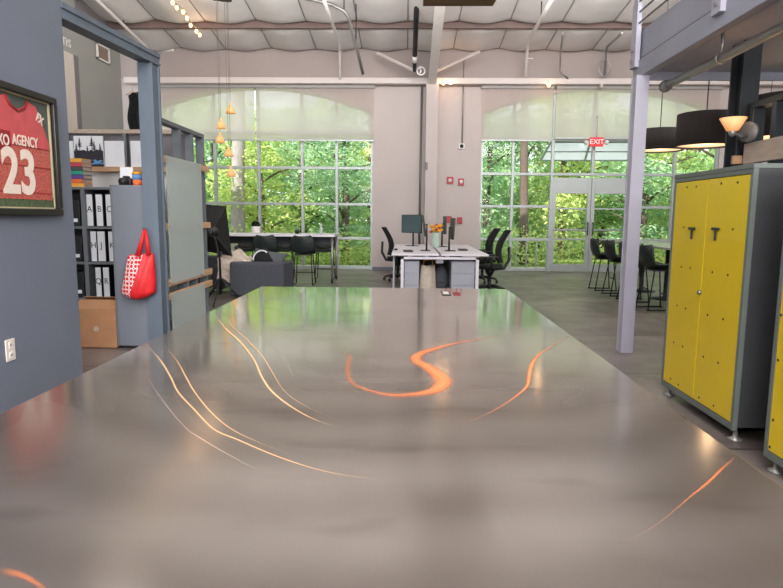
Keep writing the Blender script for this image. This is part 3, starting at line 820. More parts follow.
# ---- grey shelving with binders
SHY = 7.05; SD = .38
lv = [.06, at(95, 298, SHY).z, at(95, 262, SHY).z, at(95, 226.5, SHY).z, at(95, 187, SHY).z]
xL, xM, xR = at(66, 220, SHY).x-.45, at(85, 240, SHY).x, at(150, 220, SHY).x
t = thing('shelving_unit', 'grey steel shelving of lettered binders beside the grey cabinet', 'shelves', ((xM), SHY+SD/2, 0))
for z in lv: MB().box(xL-xM, xR-xM, -SD/2, SD/2, z-.03, z, .003, 1).build('shelf', 'shelf', t)
for xx in (xL, xM, xR): MB().box(xx-xM-.025, xx-xM+.025, -SD/2-.005, SD/2, 0, lv[4], .003, 1).build('upright', 'shelf', t)
MB().box(xL-xM, xR-xM, SD/2, SD/2+.01, 0, lv[4]).build('back_panel', 'black', t)
def binder(px0, px1, lev, letter, label, py_top):
    a, b = at(px0, 240, SHY+.03), at(px1, 240, SHY+.03)
    Wd = b.x-a.x; z0 = lv[lev]; Hh = at(95, py_top, SHY+.03).z-z0
    o = thing('ring_binder', label, 'binder', ((a.x+b.x)/2, SHY+.17, z0+.001), 0, 'white lettered binders in the grey shelving')
    MB().box(-Wd/2, Wd/2, -.13, .13, 0, Hh, .004, 1).build('cover', 'black_pl', o)
    MB().box(-Wd/2+.005, Wd/2-.005, -.134, -.13, .006, Hh-.006).build('spine_label', 'paper', o)
    if letter: text(letter, .10, face_mx((0, -.136, Hh*.53), (1,0,0), (0,0,1)), 'ink', o, 'letter', sx=.9)
for args in ((87.5, 94.5, 3, 'A', 194), (97.2, 104.3, 3, 'B', 194), (107, 114, 3, 'C', 194), (90, 96.2, 2, 'H', 231), (96.8, 105, 2, 'J', 231), (107.8, 115, 2, 'K', 231), (93, 99, 1, 'Q', 267), (100.6, 107.2, 1, 'R', 267), (112.6, 119, 1, 'S', 267)):
    lab = 'white spined binder lettered %s, on the %s shelf of the grey shelving' % (args[3], {3: 'top', 2: 'middle', 1: 'bottom'}[args[2]])
    binder(args[0], args[1], args[2], args[3], lab, args[4])
for (lev, nm) in ((3, 'upper'), (2, 'middle'), (1, 'bottom')):
    o = thing('archive_box', 'black file box on the %s left shelf, half hidden by the near wall' % nm, 'box', (xM-.20, SHY+.18, lv[lev]+.001))
    MB().box(-.14, .14, -.15, .15, 0, .31, .006).build('body', 'black_pl', o)
    MB().box(.03, .11, -.153, -.15, .05, .09).build('label_card', 'paper', o)
# books stacked on top of shelving
bx0, bx1 = at(70.5, 175, SHY+.08).x, at(84, 175, SHY+.08).x
z = lv[4]+.001; R = random.Random(2)
order = [0, 5, 4, 3, 2, 1, 6]
BN = ['lowest, yellow orange', 'second from bottom, bright orange', 'purple', 'teal green', 'dark grey', 'crimson', 'topmost, pale orange']
Ht = (at(78, 158.5, SHY+.08).z-lv[4])/7
for k, ci in enumerate(order):
    o = thing('book', 'thick book in the coloured stack on the shelving, %s' % BN[k], 'book', ((bx0+bx1)/2+R.uniform(-.006, .006), SHY+.16, z), R.uniform(-.05, .05), 'coloured books stacked on the shelving')
    hw = (bx1-bx0)/2
    MB().box(-hw, hw, -.11, .11, 0, .004).box(-hw, hw, -.11, .11, Ht-.005, Ht-.001).box(-hw, hw, -.11, -.106, 0, Ht-.001).build('cover', 'book%d' % ci, o)
    MB().box(-hw+.004, hw-.004, -.105, .106, .004, Ht-.005).build('page_block', 'timber_grey', o)
    z += Ht

# ---- grey cabinet in front of the post
ca, cb_ = at(110.5, 200, CYF).x, pxl-.002
cH = at(120, 185, CYF).z
t = thing('grey_cabinet', 'tall plain grey cabinet side standing against the blue grey post', 'cabinet', ((ca+cb_)/2, CYF, 0))
hw = (cb_-ca)/2
MB().box(-hw, hw, 0, .36, .03, cH, .005).build('body', 'panel_grey', t)
MB().box(-hw, -hw+.02, -.004, .0, .03, cH).build('edge_trim', 'shelf', t)
MB().box(-hw+.02, hw-.02, .03, .34, 0, .03).build('plinth', 'black', t)
# on the cabinet
a, b = at(119, 183, CYF+.12), at(131, 183, CYF+.12)
t = thing('camera', 'black camera lying on top of the grey cabinet', 'camera', ((a.x+b.x)/2, CYF+.15, cH+.001))
MB().box(-.065, .065, -.04, .04, 0, .075, .012).build('body', 'black_pl', t)
MB().lathe([(0,-.10),(.034,-.10),(.036,-.02),(.03,0),(0,0)], (.01, -.03, .038), 16, 'Y').build('lens', 'black', t)
MB().box(-.025, .03, -.03, .03, .074, .098, .006).build('viewfinder', 'black_pl', t)
a, b = at(120.5, 175, CYF+.3), at(133, 175, CYF+.3)
o = MB().cbox((0, 0, .10), (b.x-a.x, .004, .20)).build('white_card', 'paper'); o.location = ((a.x+b.x)/2, CYF+.30, cH+.001); o.rotation_euler = (0, 0, .1)
tag(o, 'blank white card propped up behind the black camera on the cabinet', 'card')
a, b = at(132, 183, CYF+.15), at(141, 183, CYF+.15)
t = thing('tin_can', 'orange and blue patterned tin beside the black camera', 'tin', ((a.x+b.x)/2, CYF+.17, cH+.001))
rr = (b.x-a.x)/2
MB().lathe([(0,0),(rr,0),(rr,.06),(0,.06)], (0,0,0), 18).build('lower_band', 'book5', t); MB().lathe([(0,.06),(rr,.06),(rr,.115),(0,.115)], (0,0,0), 18).build('upper_band', 'bluegreen', t)
MB().lathe([(0,.115),(rr*1.03,.115),(rr*1.03,.14),(0,.14)], (0,0,0), 18).build('lid', 'orange', t)

# ---- red bag
BY = PY-.07
apx = at(144.6, 229, BY)
t = thing('tote_bag', 'bright red tote bag with a white printed panel, hanging from the blue grey post', 'bag', apx)
def bp(px, py, dy=0): return at(px, py, BY+dy)-apx
eL = [(128, 255), (126, 266), (123.5, 280), (121, 292), (127, 297)]
eR = [(154, 253), (155, 266), (156, 280), (156, 292), (150, 296)]
def ev(e, b):
    k = b*(len(e)-1); i = min(int(k), len(e)-2); f = k-i
    return (e[i][0]*(1-f)+e[i+1][0]*f, e[i][1]*(1-f)+e[i+1][1]*f)
def bagf(sgn):
    def f(a, b):
        l, r = ev(eL, b), ev(eR, b)
        px = l[0]*(1-a)+r[0]*a; py = l[1]*(1-a)+r[1]*a + 2.5*math.sin(PI*a)*(b*b)
        bulge = math.sin(PI*a)**.6*(.025+.075*math.sin(PI*min(1, b*1.0)*.85))*(1-.9*max(0, b-.9)*10*.5)
        wr = .006*math.sin(a*22+b*9)*math.sin(PI*a)
        return bp(px, py) + Vector((0, -sgn*(bulge+wr)+.0, 0))
    return f
m = MB(); m.grid(bagf(1), 20, 20); m.grid(bagf(-.25), 20, 20)
bmesh.ops.remove_doubles(m.bm, verts=m.bm.verts[:], dist=.0008)
m.build('body', 'red', t)
def print_build(nt):
    b = nt.nodes.new('ShaderNodeBsdfPrincipled'); tc = nt.nodes.new('ShaderNodeTexCoord'); v = nt.nodes.new('ShaderNodeTexVoronoi'); v.voronoi_dimensions = '2D'; v.inputs['Scale'].default_value = 24; v.inputs['Randomness'].default_value = .15
    mp = nt.nodes.new('ShaderNodeMapping'); mp.inputs['Rotation'].default_value = (-PI/2, 0, 0); nt.links.new(tc.outputs['Object'], mp.inputs[0]); nt.links.new(mp.outputs[0], v.inputs['Vector'])
    r = nt.nodes.new('ShaderNodeValToRGB'); r.color_ramp.interpolation = 'CONSTANT'
    e = r.color_ramp.elements; e[0].position = 0; e[0].color = srgb(206, 24, 34); e[1].position = .40; e[1].color = srgb(240, 226, 226)
    q = e.new(.58); q.color = srgb(206, 24, 34)
    nt.links.new(v.outputs['Distance'], r.inputs[0]); nt.links.new(r.outputs[0], b.inputs['Base Color']); b.inputs['Roughness'].default_value = .6
    return b.outputs[0]
M['print'] = mix_mat('white_ring_print', print_build)
g1 = bagf(1)
MB().grid(lambda a, b: g1(.04+a*(.60-.34*b), .02+.93*b)+Vector((0, -.004, 0)), 12, 16).build('printed_panel', 'print', t, 'panel printed with white rings')
m = MB()
m.tube([(0,0,0), bp(142, 240, -.02), bp(138, 256, -.03)], [.012, .02, .03], 8); m.tube([(0,0,0), bp(147, 240, -.02), bp(148.5, 255, -.03)], [.012, .02, .026], 8)
m.build('strap', 'red', t)
o = MB().tube([(0, .05, .0), (0, -.03, .0), (0, -.03, .03)], .006, 6).build('coat_hook', 'chrome'); o.location = apx; tag(o, 'small metal hook on the post that holds the red bag', 'hook')

# ---- cardboard box
a, b = atz(81, 349.5, 0), atz(117.5, 348.5, 0)
bh = at(100, 311, a.y).z
hw = (b.x-a.x)/2+.06
t = thing('cardboard_box', 'brown cardboard box with open flaps on the floor under the binders', 'box', (ca-hw-.012, CYF+.01, 0)); D = .42
m = MB(); m.box(-hw, hw, 0, .006, 0, bh); m.box(-hw, hw, D-.006, D, 0, bh); m.box(-hw, -hw+.006, .006, D-.006, 0, bh); m.box(hw-.006, hw, .006, D-.006, 0, bh); m.box(-hw, hw, 0, D, 0, .006)
m.build('carton', 'cardboard', t)
for (mx, s) in ((Matrix.Translation((0, .0, bh)) @ RX(math.radians(22)), (2*hw-.01, .20)), (Matrix.Translation((0, D, bh)) @ RZ(PI) @ RX(math.radians(30)), (2*hw-.01, .20))):
    MB().box(-s[0]/2, s[0]/2, 0, s[1], 0, .006, mx=mx).build('flap', 'cardboard', t)
m = MB(); m.disc((.02, -.001, bh*.5), .028, 'Y', 14, .001); m.build('printed_mark', 'timber_grey', t)

# ---- left wall far: vent, sign letters, pale door edge
def wl_pt(px, py): return atx(px, py, XL+.004)
a, b, c = wl_pt(95, 43), wl_pt(108.5, 65), wl_pt(95, 59)
t = thing('air_vent', 'white rimmed square air vent high on the grey left side wall', 'vent', (XL+.035, (a.y+b.y)/2, (wl_pt(102, 47.5).z+wl_pt(102, 60).z)/2))
hy = (b.y-a.y)/2; hz = (a.z-c.z)/2
m = MB()
for q in ((-hy, hy, hz-.04, hz), (-hy, hy, -hz, -hz+.04), (-hy, -hy+.04, -hz, hz), (hy-.04, hy, -hz, hz)): m.box(-.03, .02, *q, .004, 1)
m.build('rim', 'white', t)
m = MB(); m.box(-.03, -.02, -hy, hy, -hz, hz)
for k in range(9): m.box(-.02, .004, -hy+.04, hy-.04, -hz+.04+k*(2*hz-.08)/9, -hz+.05+k*(2*hz-.08)/9)
m.build('grille', 'timber_grey', t)
q = wl_pt(66.5, 41)
o = text('ns', .34, face_mx((XL+.012, q.y, q.z), (0,1,0), (0,0,1)), 'white', None, 'wall_lettering', .006)
tag(o, 'pale letters n and s on the dark side wall above the pale door edge', 'lettering')
p0, p1 = wl_pt(64, 52), wl_pt(70, 52)
t = thing('sliding_door', 'tall pale sliding door edge on the grey left side wall', 'door', (XL+.04, (p0.y+p1.y)/2, 0))
MB().box(-.03, .03, p0.y-(p0.y+p1.y)/2-.7, p1.y-(p0.y+p1.y)/2, .02, p0.z).build('leaf', 'outlet', t)
MB().box(-.03, .05, p1.y-(p0.y+p1.y)/2, p1.y-(p0.y+p1.y)/2+.14, .02, p0.z).build('jamb', 'slate_dark', t)

# ---- hanging fittings in the recess between side wall and post: dark coats
q = at(133.5, 117, 14.4)
t = thing('coat_bundle', 'dark clothes on a hanger in the gap left of the blue grey post', 'clothes', (q.x, 14.4, q.z))
MB().grid(lambda a, b: (-.02+.22*a+.03*math.sin(b*9), -.08+.05*math.sin(a*14), .5-1.1*b+.05*math.sin(a*10)), 12, 14, thick=.08).build('garment', 'black_fab', t)
MB().tube([(-.15,0,.5),(0,0,.58),(.15,0,.5)], .012, 6).tube([(0,0,.58),(.0,0,.70)], .008, 6).build('hanger', 'timber', t)

# ---- softbox on stand
SBY = 9.3
sb = at(222, 300, SBY)
t = thing('softbox_light', 'black photo softbox on a tripod stand between the partition and the armchair', 'studio light', (sb.x, SBY, 0), 0)
def sp(px, py, dy=0):
    q = at(px, py, SBY+dy); return Vector((q.x-sb.x, dy, q.z))
front = [sp(200, 204, .40), sp(226, 206, .40), sp(232, 256, .40), sp(197, 250, .40)]
cen = sp(214, 232, -.02)
ring = [cen+(p-Vector((cen.x, .4, cen.z)))*.16+Vector((0, -.03, 0)) for p in front]
for r_ in ring: r_.y = -.03
m = MB()
for i in range(4):
    a, b, c, d = front[i], front[(i+1)%4], ring[(i+1)%4], ring[i]
    mid = (a+b+c+d)/4
    m.face([a, b, c, d])
m.face(front); m.face(ring)
m.build('softbox', 'black_fab', t)
m = MB()
for i in range(4): m.tube([ring[i]+Vector((0,-.01,0)), front[i]+Vector((0,-.01,0))], .012, 6)
m.build('rod', 'black_pl', t)
MB().lathe([(0,-.24),(.05,-.24),(.06,-.2),(.06,-.05),(.085,-.03),(.085,0),(0,0)], cen+Vector((0,-.02,0)), 18, 'Y').build('lamp_head', 'black_pl', t)
MB().tube([(0,-.05,.18),(0,-.05,cen.z*.62),(cen.x*.5,-.1,cen.z-.12),(cen.x, -.12, cen.z)], [.02,.018,.016,.016], 8).build('pole', 'black_pl', t)
for k in range(3):
    a_ = k*2*PI/3+.5
    MB().tube([(0,-.05,.42),(.36*math.cos(a_),-.05+.36*math.sin(a_),.012)], .013, 6).tube([(0,-.05,.2),(.2*math.cos(a_),-.05+.2*math.sin(a_),.2)], .009, 6).build('leg', 'black_pl', t)
MB().box(-.03, .03, -.08, -.02, .75, .83, .006).build('clamp_knob', 'black_pl', t)

# ---- armchair (back towards camera)
AY = 9.5
a, b = at(229, 262, AY), at(283.5, 262, AY)
t = thing('armchair', 'charcoal upholstered armchair with its square back toward the steel table', 'armchair', ((a.x+b.x)/2, AY, 0))
hw = (b.x-a.x)/2; zA = a.z
MB().box(-hw, hw, 0, .18, .10, zA, .035, 3).build('backrest', 'sofa', t)
for s in (-1, 1): MB().box(s*hw-(.17 if s>0 else 0), s*hw+(0 if s>0 else .17), .185, .85, .10, zA-.02, .035, 3).build('armrest', 'sofa', t)
MB().box(-hw+.175, hw-.175, .185, .86, .12, .42, .04, 3).build('seat', 'sofa2', t)
for sx in (-1, 1):
    for yy_ in (.08, .78): MB().tube([(sx*(hw-.08), yy_, 0), (sx*(hw-.08), yy_, .12)], [.016,.022], 8).build('leg', 'black', t)
cc = at(268, 256, AY+.32)
o = MB().ellipsoid((0,0,0), (.27, .09, .21), 18, 12)
for v in o.bm.verts:
    v.co.x *= 1+.25*abs(v.co.z)/.21*0; 
def pillow(w, h, d, mtl, name):
    def f(s):
        return lambda a, b: (w*(a-.5)*(1-.12*math.sin(PI*b)), s*d*(math.sin(PI*a)*math.sin(PI*b))**.45, h*(b-.5)*(1-.10*math.sin(PI*a)))
    mm = MB(); mm.grid(f(1), 16, 16); mm.grid(f(-1), 16, 16); bmesh.ops.remove_doubles(mm.bm, verts=mm.bm.verts[:], dist=.0005)
    return mm.build(name, mtl)
o.bm.free()
o = pillow(.56, .40, .09, 'sofa2', 'cushion'); o.location = (cc.x, AY+.36, cc.z-.10); o.rotation_euler = (-.35, .17, 0)
tag(o, 'slate grey cushion tilted in the charcoal armchair', 'cushion')
cc = at(262, 257, AY+.22)
o = pillow(.30, .26, .06, 'black_fab', 'cushion'); o.location = (cc.x, AY+.235, cc.z-.02); o.rotation_euler = (-.25, -.5, 0)
MB().tube([(.13*math.cos(k*.35+.2), -.068, .11*math.sin(k*.35+.2)) for k in range(9)], .012, 6).build('piping', 'paper', o)
tag(o, 'small black cushion with a white curved stripe on the charcoal armchair', 'cushion')
cc = at(240, 262, AY+.45)
o = MB().grid(lambda a, b: (-.27+.56*a, .10*math.sin(a*3)-.12*b+.02*math.sin(b*11), (.21-.46*b)*(.75+.35*math.sin(PI*a+.6))+.035*math.sin(a*13)+.02*math.cos(b*17)), 26, 20, thick=.03).build('throw_blanket', 'cream_fab')
o.location = (cc.x-.08, AY+.44, cc.z-.04)
tag(o, 'crumpled cream throw over the left arm of the charcoal armchair', 'blanket')
# low bench / sofa to the left
a, b = at(204, 258, 10.6), at(227, 258, 10.6)
t = thing('sofa', 'low dark sofa half hidden by the translucent partition, left of the armchair', 'sofa', ((a.x+b.x)/2-.45, 10.6, 0))
zS = a.z; w2 = (b.x-a.x)/2+.45
MB().box(-w2, w2, .55, .75, .1, zS, .04, 3).build('backrest', 'sofa', t)
MB().box(-w2, w2-.2, -.25, .54, .12, .42, .05, 3).build('seat', 'dark_leather', t)
MB().box(w2-.19, w2, -.25, .54, .10, zS-.1, .04, 3).build('armrest', 'sofa', t)
for s in (-1, 1):
    for yy_ in (-.15, .65): MB().tube([(s*(w2-.1), yy_, 0), (s*(w2-.1), yy_, .12)], .02, 8).build('leg', 'black', t)

# ---- counter stools (facing local +X)
def make_stool(label, group):
    t = thing('counter_stool', label, 'stool', (0,0,0), 0, group)
    P = [(.245,.605),(.22,.645),(.12,.655),(0,.645),(-.10,.645),(-.165,.675),(-.205,.75),(-.235,.85),(-.25,.93),(-.255,.985)]
    Wd = [.19,.215,.235,.245,.25,.25,.245,.235,.21,.15]
    def sh(a, b):
        k = a*(len(P)-1); i = min(int(k), len(P)-2); f = k-i
        x = P[i][0]*(1-f)+P[i+1][0]*f; z = P[i][1]*(1-f)+P[i+1][1]*f; wv = Wd[i]*(1-f)+Wd[i+1]*f
        s = 2*b-1; back = max(0, (a-.45)/.55)
        lift = s*s*(.055*(1-back)*min(1, a*4)+.02)
        return (x+s*s*.10*back, s*wv, z+lift*(1-back*.6))
    MB().grid(sh, 27, 14, thick=-.022).build('seat_shell', 'stool', t)
    for s in (-1, 1):
        MB().tube([(.13, s*.16, .63), (.20, s*.20, .012)], .011, 8).build('leg', 'black', t)
        MB().tube([(-.11, s*.16, .63), (-.20, s*.20, .012)], .011, 8).build('leg', 'black', t)
        MB().tube([(-.22, s*.20, .011), (.22, s*.20, .011)], .011, 8).build('runner', 'black', t)
    MB().tube([(.172, -.185, .23), (.172, .185, .23)], .011, 8).build('footrest', 'black', t)
    MB().box(-.13, .15, -.17, .17, .60, .63, .01).build('under_frame', 'black', t)
    return t
GR = 'dark counter stools along the stone table on the right'
GL = 'dark counter stools around the high white table on the left'
sx0 = 3.86
s0 = make_stool('dark counter stool at the stone table, farthest in the row, nearest the doors', GR)
s0.location = (sx0, 11.75, 0)
for Y, lab, rz in ((10.95, 'second dark counter stool from the doors at the stone table', .05), (10.2, 'dark counter stool just left of the pale post at the stone table', -.04), (9.3, 'nearest dark counter stool of the stone table, right of the pale post', .08)):
    dup(s0, (sx0+.01, Y, 0), rz, lab, GR)
for Y, lab in ((11.3, 'dark counter stool on the far side of the stone table, near the windows'), (9.9, 'dark counter stool on the far side of the stone table, beside the yellow locker')):
    dup(s0, (5.35, Y, 0), PI, lab, GR)
# stone table on the right
t = thing('high_table', 'long pale stone topped high table beside the right window', 'table', (4.55, 10.5, 0))
MB().box(-.40, .40, -1.75, 1.75, .90, .94, .008).build('table_top', 'stone', t)
for yv in (-1.1, 0, 1.1):
    p = MB().lathe([(0,0),(.26,0),(.26,.015),(.05,.04),(.04,.08),(.04,.88),(.14,.895),(0,.895)], (0, yv, 0), 20).build('pedestal', 'black', t)
# left high table
HTY = 12.75
a, b = at(229, 234, HTY), at(337, 234, HTY)
t = thing('high_table', 'white topped high table on casters in front of the left window', 'table', ((a.x+b.x)/2-.2, HTY, 0))
hw = (b.x-a.x)/2+.2; zt2 = a.z+.02
MB().box(-hw, hw, -.45, .45, zt2-.05, zt2, .006).build('table_top', 'desk_top', t)
for s in (-1, 1):
    for yv in (-.38, .38):
        l = MB().tube([(s*(hw-.06), yv, .09), (s*(hw-.06), yv, zt2-.05)], .025, 8).build('leg', 'galv', t)
        MB().lathe([(0,-.02),(.045,-.02),(.05,0),(.045,.02),(0,.02)], (s*(hw-.06), yv, .05), 14, 'X').build('caster', 'black_pl', l)
    MB().tube([(s*(hw-.06), -.38, .3), (s*(hw-.06), .38, .3)], .018, 6).build('cross_bar', 'galv', t)
MB().box(-hw+.08, hw-.08, -.02, .02, zt2-.22, zt2-.06).build('apron', 'black_steel', t)
for px, Y, rz, lab in ((304, 12.15, PI/2, 'dark counter stool with its back to the table camera, right in front of the high white table'), (266, 12.2, PI/2+.12, 'dark counter stool at the high white table, just behind the charcoal armchair'),
                       (247, 13.35, -PI/2, 'dark counter stool on the window side of the high white table, left end'), (285, 13.4, -PI/2+.1, 'dark counter stool on the window side of the high white table, middle'), (325, 13.35, -PI/2, 'dark counter stool on the window side of the high white table, right end')):
    lab = lab.replace('with its back to the table camera', 'seen from behind')
    q = at(px, 250, Y); dup(s0, (q.x, Y, 0), rz, lab, GL)
# on the left table
q = at(256, 232, HTY-.1)
t = thing('planter', 'white planter with a dark rounded plant on the high white table', 'plant', (q.x, HTY-.1, zt2+.001))
MB().lathe([(0,0),(.075,0),(.085,.02),(.088,.15),(.08,.15),(.078,.13),(0,.13)], (0,0,0), 20).build('pot', 'white', t)
o = bpy.data.objects.new('foliage', leaf_mesh('dark_leaves', [((0,0,.18),(.085,.085,.08))], 500, .04, 'leafB', 9)); COL.objects.link(o); o.parent = t; o.data.materials[0] = M['black_fab']
q = at(297, 232, HTY-.05)
t = thing('potted_plant', 'small dark green potted plant on the high white table, right of the planter', 'plant', (q.x, HTY-.05, zt2+.001))
MB().lathe([(0,0),(.04,0),(.055,.07),(.045,.07),(0,.06)], (0,0,0), 16).build('pot', 'black_pl', t)
o = bpy.data.objects.new('foliage', leaf_mesh('green_leaves', [((0,0,.10),(.06,.06,.06))], 260, .035, 'leafB', 11)); COL.objects.link(o); o.parent = t
q = at(321, 232, HTY)
t = thing('glass_bottle', 'clear bottle standing near the right end of the high white table', 'bottle', (q.x, HTY, zt2+.001))
MB().lathe([(0,0),(.035,0),(.035,.12),(.013,.16),(.013,.21),(0,.21)], (0,0,0), 14).build('body', 'poly', t); MB().lathe([(0,.21),(.015,.21),(.015,.225),(0,.225)], (0,0,0), 12).build('cap', 'alu', t)

# ---- hanging amber bells
PBY = 12.75
can = at(222, 1.5, PBY)
t = thing('bell_pendant_cluster', 'cluster of five amber glass bell pendants hanging before the left window', 'pendant light', (can.x, PBY, roof(PBY)-.1))
zc0 = roof(PBY)-.1
MB().box(-.18, .18, -.08, .08, -.10, .0, .01).build('canopy', 'black', t)
for i, (px, py, dy) in enumerate(((230.5, 110, .1), (221, 125, -.05), (220, 139.5, .06), (228.5, 153, -.08), (231, 173, 0))):
    q = at(px, py, PBY+dy); lx, lz = q.x-can.x, q.z-zc0
    p = MB().lathe([(.018,.10),(.03,.075),(.062,.045),(.085,-.01),(.105,-.07),(.10,-.07),(.08,-.01),(.055,.04),(.02,.07)], (lx, dy, lz), 20).build('shade', 'bell', t)
    MB().lathe([(0,.15),(.02,.15),(.022,.10),(.018,.085),(0,.085)], (lx, dy, lz), 10).build('socket', 'bell', p)
    MB().ellipsoid((lx, dy, lz+.045), (.02,.02,.026), 10, 8).build('bulb', 'bulb', p)
    MB().tube([(lx, dy, lz+.15), (lx, dy, -.05)], .004, 5).build('cord', 'rod', t)

# ================================================================== MIDDLE
DZT = .78; DY0, DY1 = 9.95, 13.4
dl, dr = at(391.5, 252, DY0).x, at(489, 252, DY0).x; dm = (dl+dr)/2
t = thing('bench_desk', 'white shared bench desk with a white frame leg facing the steel table', 'desk', (dm, DY0, 0))
hw = (dr-dl)/2; L = DY1-DY0
for s in (-1, 1): MB().box(min(s*.02, s*hw), max(s*.02, s*hw), 0, L, DZT-.03, DZT, .004).build('desktop', 'desk_top', t)
fx = (at(402, 260, DY0).x-dm, at(478, 260, DY0).x-dm)
for yv in (.02, L-.08):
    m = MB()
    m.box(fx[0]-.02, fx[0]+.03, yv, yv+.05, 0, DZT-.05); m.box(fx[1]-.03, fx[1]+.02, yv, yv+.05, 0, DZT-.05); m.box(fx[0]-.02, fx[1]+.02, yv, yv+.05, DZT-.09, DZT-.05)
    m.build('leg_frame', 'desk_top', t)
MB().box(-.06, .06, .1, L-.1, DZT-.16, DZT-.05).build('cable_tray', 'desk_grey', t)
MB().box(fx[0]+.03, fx[1]-.03, 1.6, 1.63, .05, DZT-.1).build('back_panel', 'black', t)
m = MB()
for xx in (-.5, -.22, .12, .4): m.box(xx-.03, xx+.03, -.003, .03, DZT-.045, DZT-.03)
m.build('bracket', 'desk_grey', t)
MB().cbox((-hw+.035, .75, DZT/2-.02), (.03, 1.1, DZT-.05)).build('side_panel', 'desk_grey', t)
for (p0, p1, lab) in ((402.5, 421, 'pale grey drawer pedestal under the left half of the white desk'), (449.5, 476.5, 'pale grey drawer pedestal under the right half of the white desk')):
    a, b = at(p0, 270, DY0+.14).x, at(p1, 270, DY0+.14).x
    o = thing('drawer_pedestal', lab, 'drawers', ((a+b)/2, DY0+.14, 0))
    w2 = (b-a)/2-.03
    MB().box(-w2, w2, 0, .55, .03, .655, .004).build('body', 'desk_grey', o)
    for k in range(3):
        d = MB().box(-w2+.006, w2-.006, -.014, -.001, .04+.205*k, .235+.205*k, .003).build('drawer', 'desk_grey', o)
    MB().box(-w2+.03, w2-.03, .03, .5, 0, .03).build('plinth', 'black', o)
# bags under desk
q = at(428, 265, DY0+.5)
t = thing('tote_bag', 'soft cream tote bag under the middle of the white desk', 'bag', (q.x, DY0+.5, 0))
MB().grid(lambda a, b: (.15*math.cos(2*PI*a)*(1-.25*b)+.02*math.sin(a*19), .10*math.sin(2*PI*a)*(1-.4*b), .54*b+.02*math.sin(a*13)*b), 24, 10).build('body', 'cream_fab', t)
MB().tube([(-.09,0,.5),(-.07,0,.64),(.07,0,.66),(.09,0,.5)], .012, 6).build('handle', 'orange', t)
q = at(441, 268, DY0+.65)
t = thing('backpack', 'dark grey backpack under the white desk, right of the cream tote', 'bag', (q.x, DY0+.65, 0))
MB().ellipsoid((0,0,.27), (.13,.11,.27), 16, 12).build('body', 'sofa2', t); MB().box(-.09,.09,-.14,-.08,.06,.26,.03).build('pocket', 'sofa', t); MB().tube([(-.04,0,.52),(0,0,.6),(.04,0,.52)], .012, 6).build('handle', 'black', t)

def monitor(loc, rz, label, w=.54, h=.33, tilt=0.0, zc=.42, screen='screen_glass'):
    t = thing('monitor', label, 'monitor', loc, rz)
    R_ = Matrix.Translation((0, 0, zc)) @ RX(tilt)
    MB().cbox((0,0,0), (w, .03, h), .006).build('casing', 'black_pl', t).matrix_local = R_
    MB().cbox((0,-.017,0), (w-.02, .003, h-.02)).build('screen', screen, t).matrix_local = R_
    MB().tube([(0,.05,.01),(0,.05,zc+.02),(0,.02,zc+.02)], .018, 8).build('stand', 'black_pl', t)
    MB().box(-.12,.12,-.06,.12,0,.012,.004).build('foot', 'black_pl', t)
    return t
def ond(px, Y): return (at(px, 235, Y).x, Y, DZT+.001)
monitor(ond(411.5, 12.6), -.75, 'monitor with teal grey screen angled toward the table, left rear of the white desk', .56, .38, zc=.46)
monitor(ond(424, 10.9), -1.62, 'black monitor seen edge on, front left of the white desk', .52, .38, .16, .45)
monitor(ond(452, 10.9), 1.62, 'black monitor seen edge on, front right of the white desk', .52, .38, .06, .40)
monitor(ond(444.5, 12.4), 1.60, 'thin dark monitor edge behind the front right monitor', .5, .36, 0, .44)
def flatthing(name, loc, s, mtl, label, cat, rz=0):
    o = MB().box(-s[0]/2, s[0]/2, -s[1]/2, s[1]/2, 0, s[2], min(s)*.3).build(name, mtl); o.location = loc; o.rotation_euler = (0,0,rz); return tag(o, label, cat)
flatthing('keyboard', ond(408, 10.6), (.16, .42, .02), 'black_pl', 'dark keyboard on the left front of the white desk', 'keyboard', .05)
flatthing('computer_mouse', ond(396, 11.0), (.065, .11, .03), 'black_pl', 'small black mouse near the left edge of the white desk', 'mouse')
flatthing('keyboard', ond(463, 11.2), (.16, .42, .02), 'black_pl', 'dark keyboard on the right half of the white desk', 'keyboard')
t = thing('flower_vase', 'pale green vase with orange and red flowers in the middle of the white desk', 'vase', ond(436, 12.0))
MB().lathe([(0,0),(.07,0),(.085,.1),(.075,.26),(.085,.30),(.075,.30),(0,.27)], (0,0,0), 18).build('vase', 'celadon', t)
R = random.Random(4); m = MB()
for k in range(24):
    a_ = R.uniform(0, 2*PI); r_ = R.uniform(.0, .13); m.mi = 1 if R.random() < .35 else 0
    m.ellipsoid((r_*math.cos(a_), r_*math.sin(a_), .36+R.uniform(-.05, .09)), (.034,.034,.028), 8, 6)
m.build('blossom', ['orange', 'redpetal'], t)
m = MB()
for k in range(6): m.tube([(0,0,.2),(.05*math.cos(k),.05*math.sin(k),.34)], .005, 5)
m.build('stem', 'leafB', t)

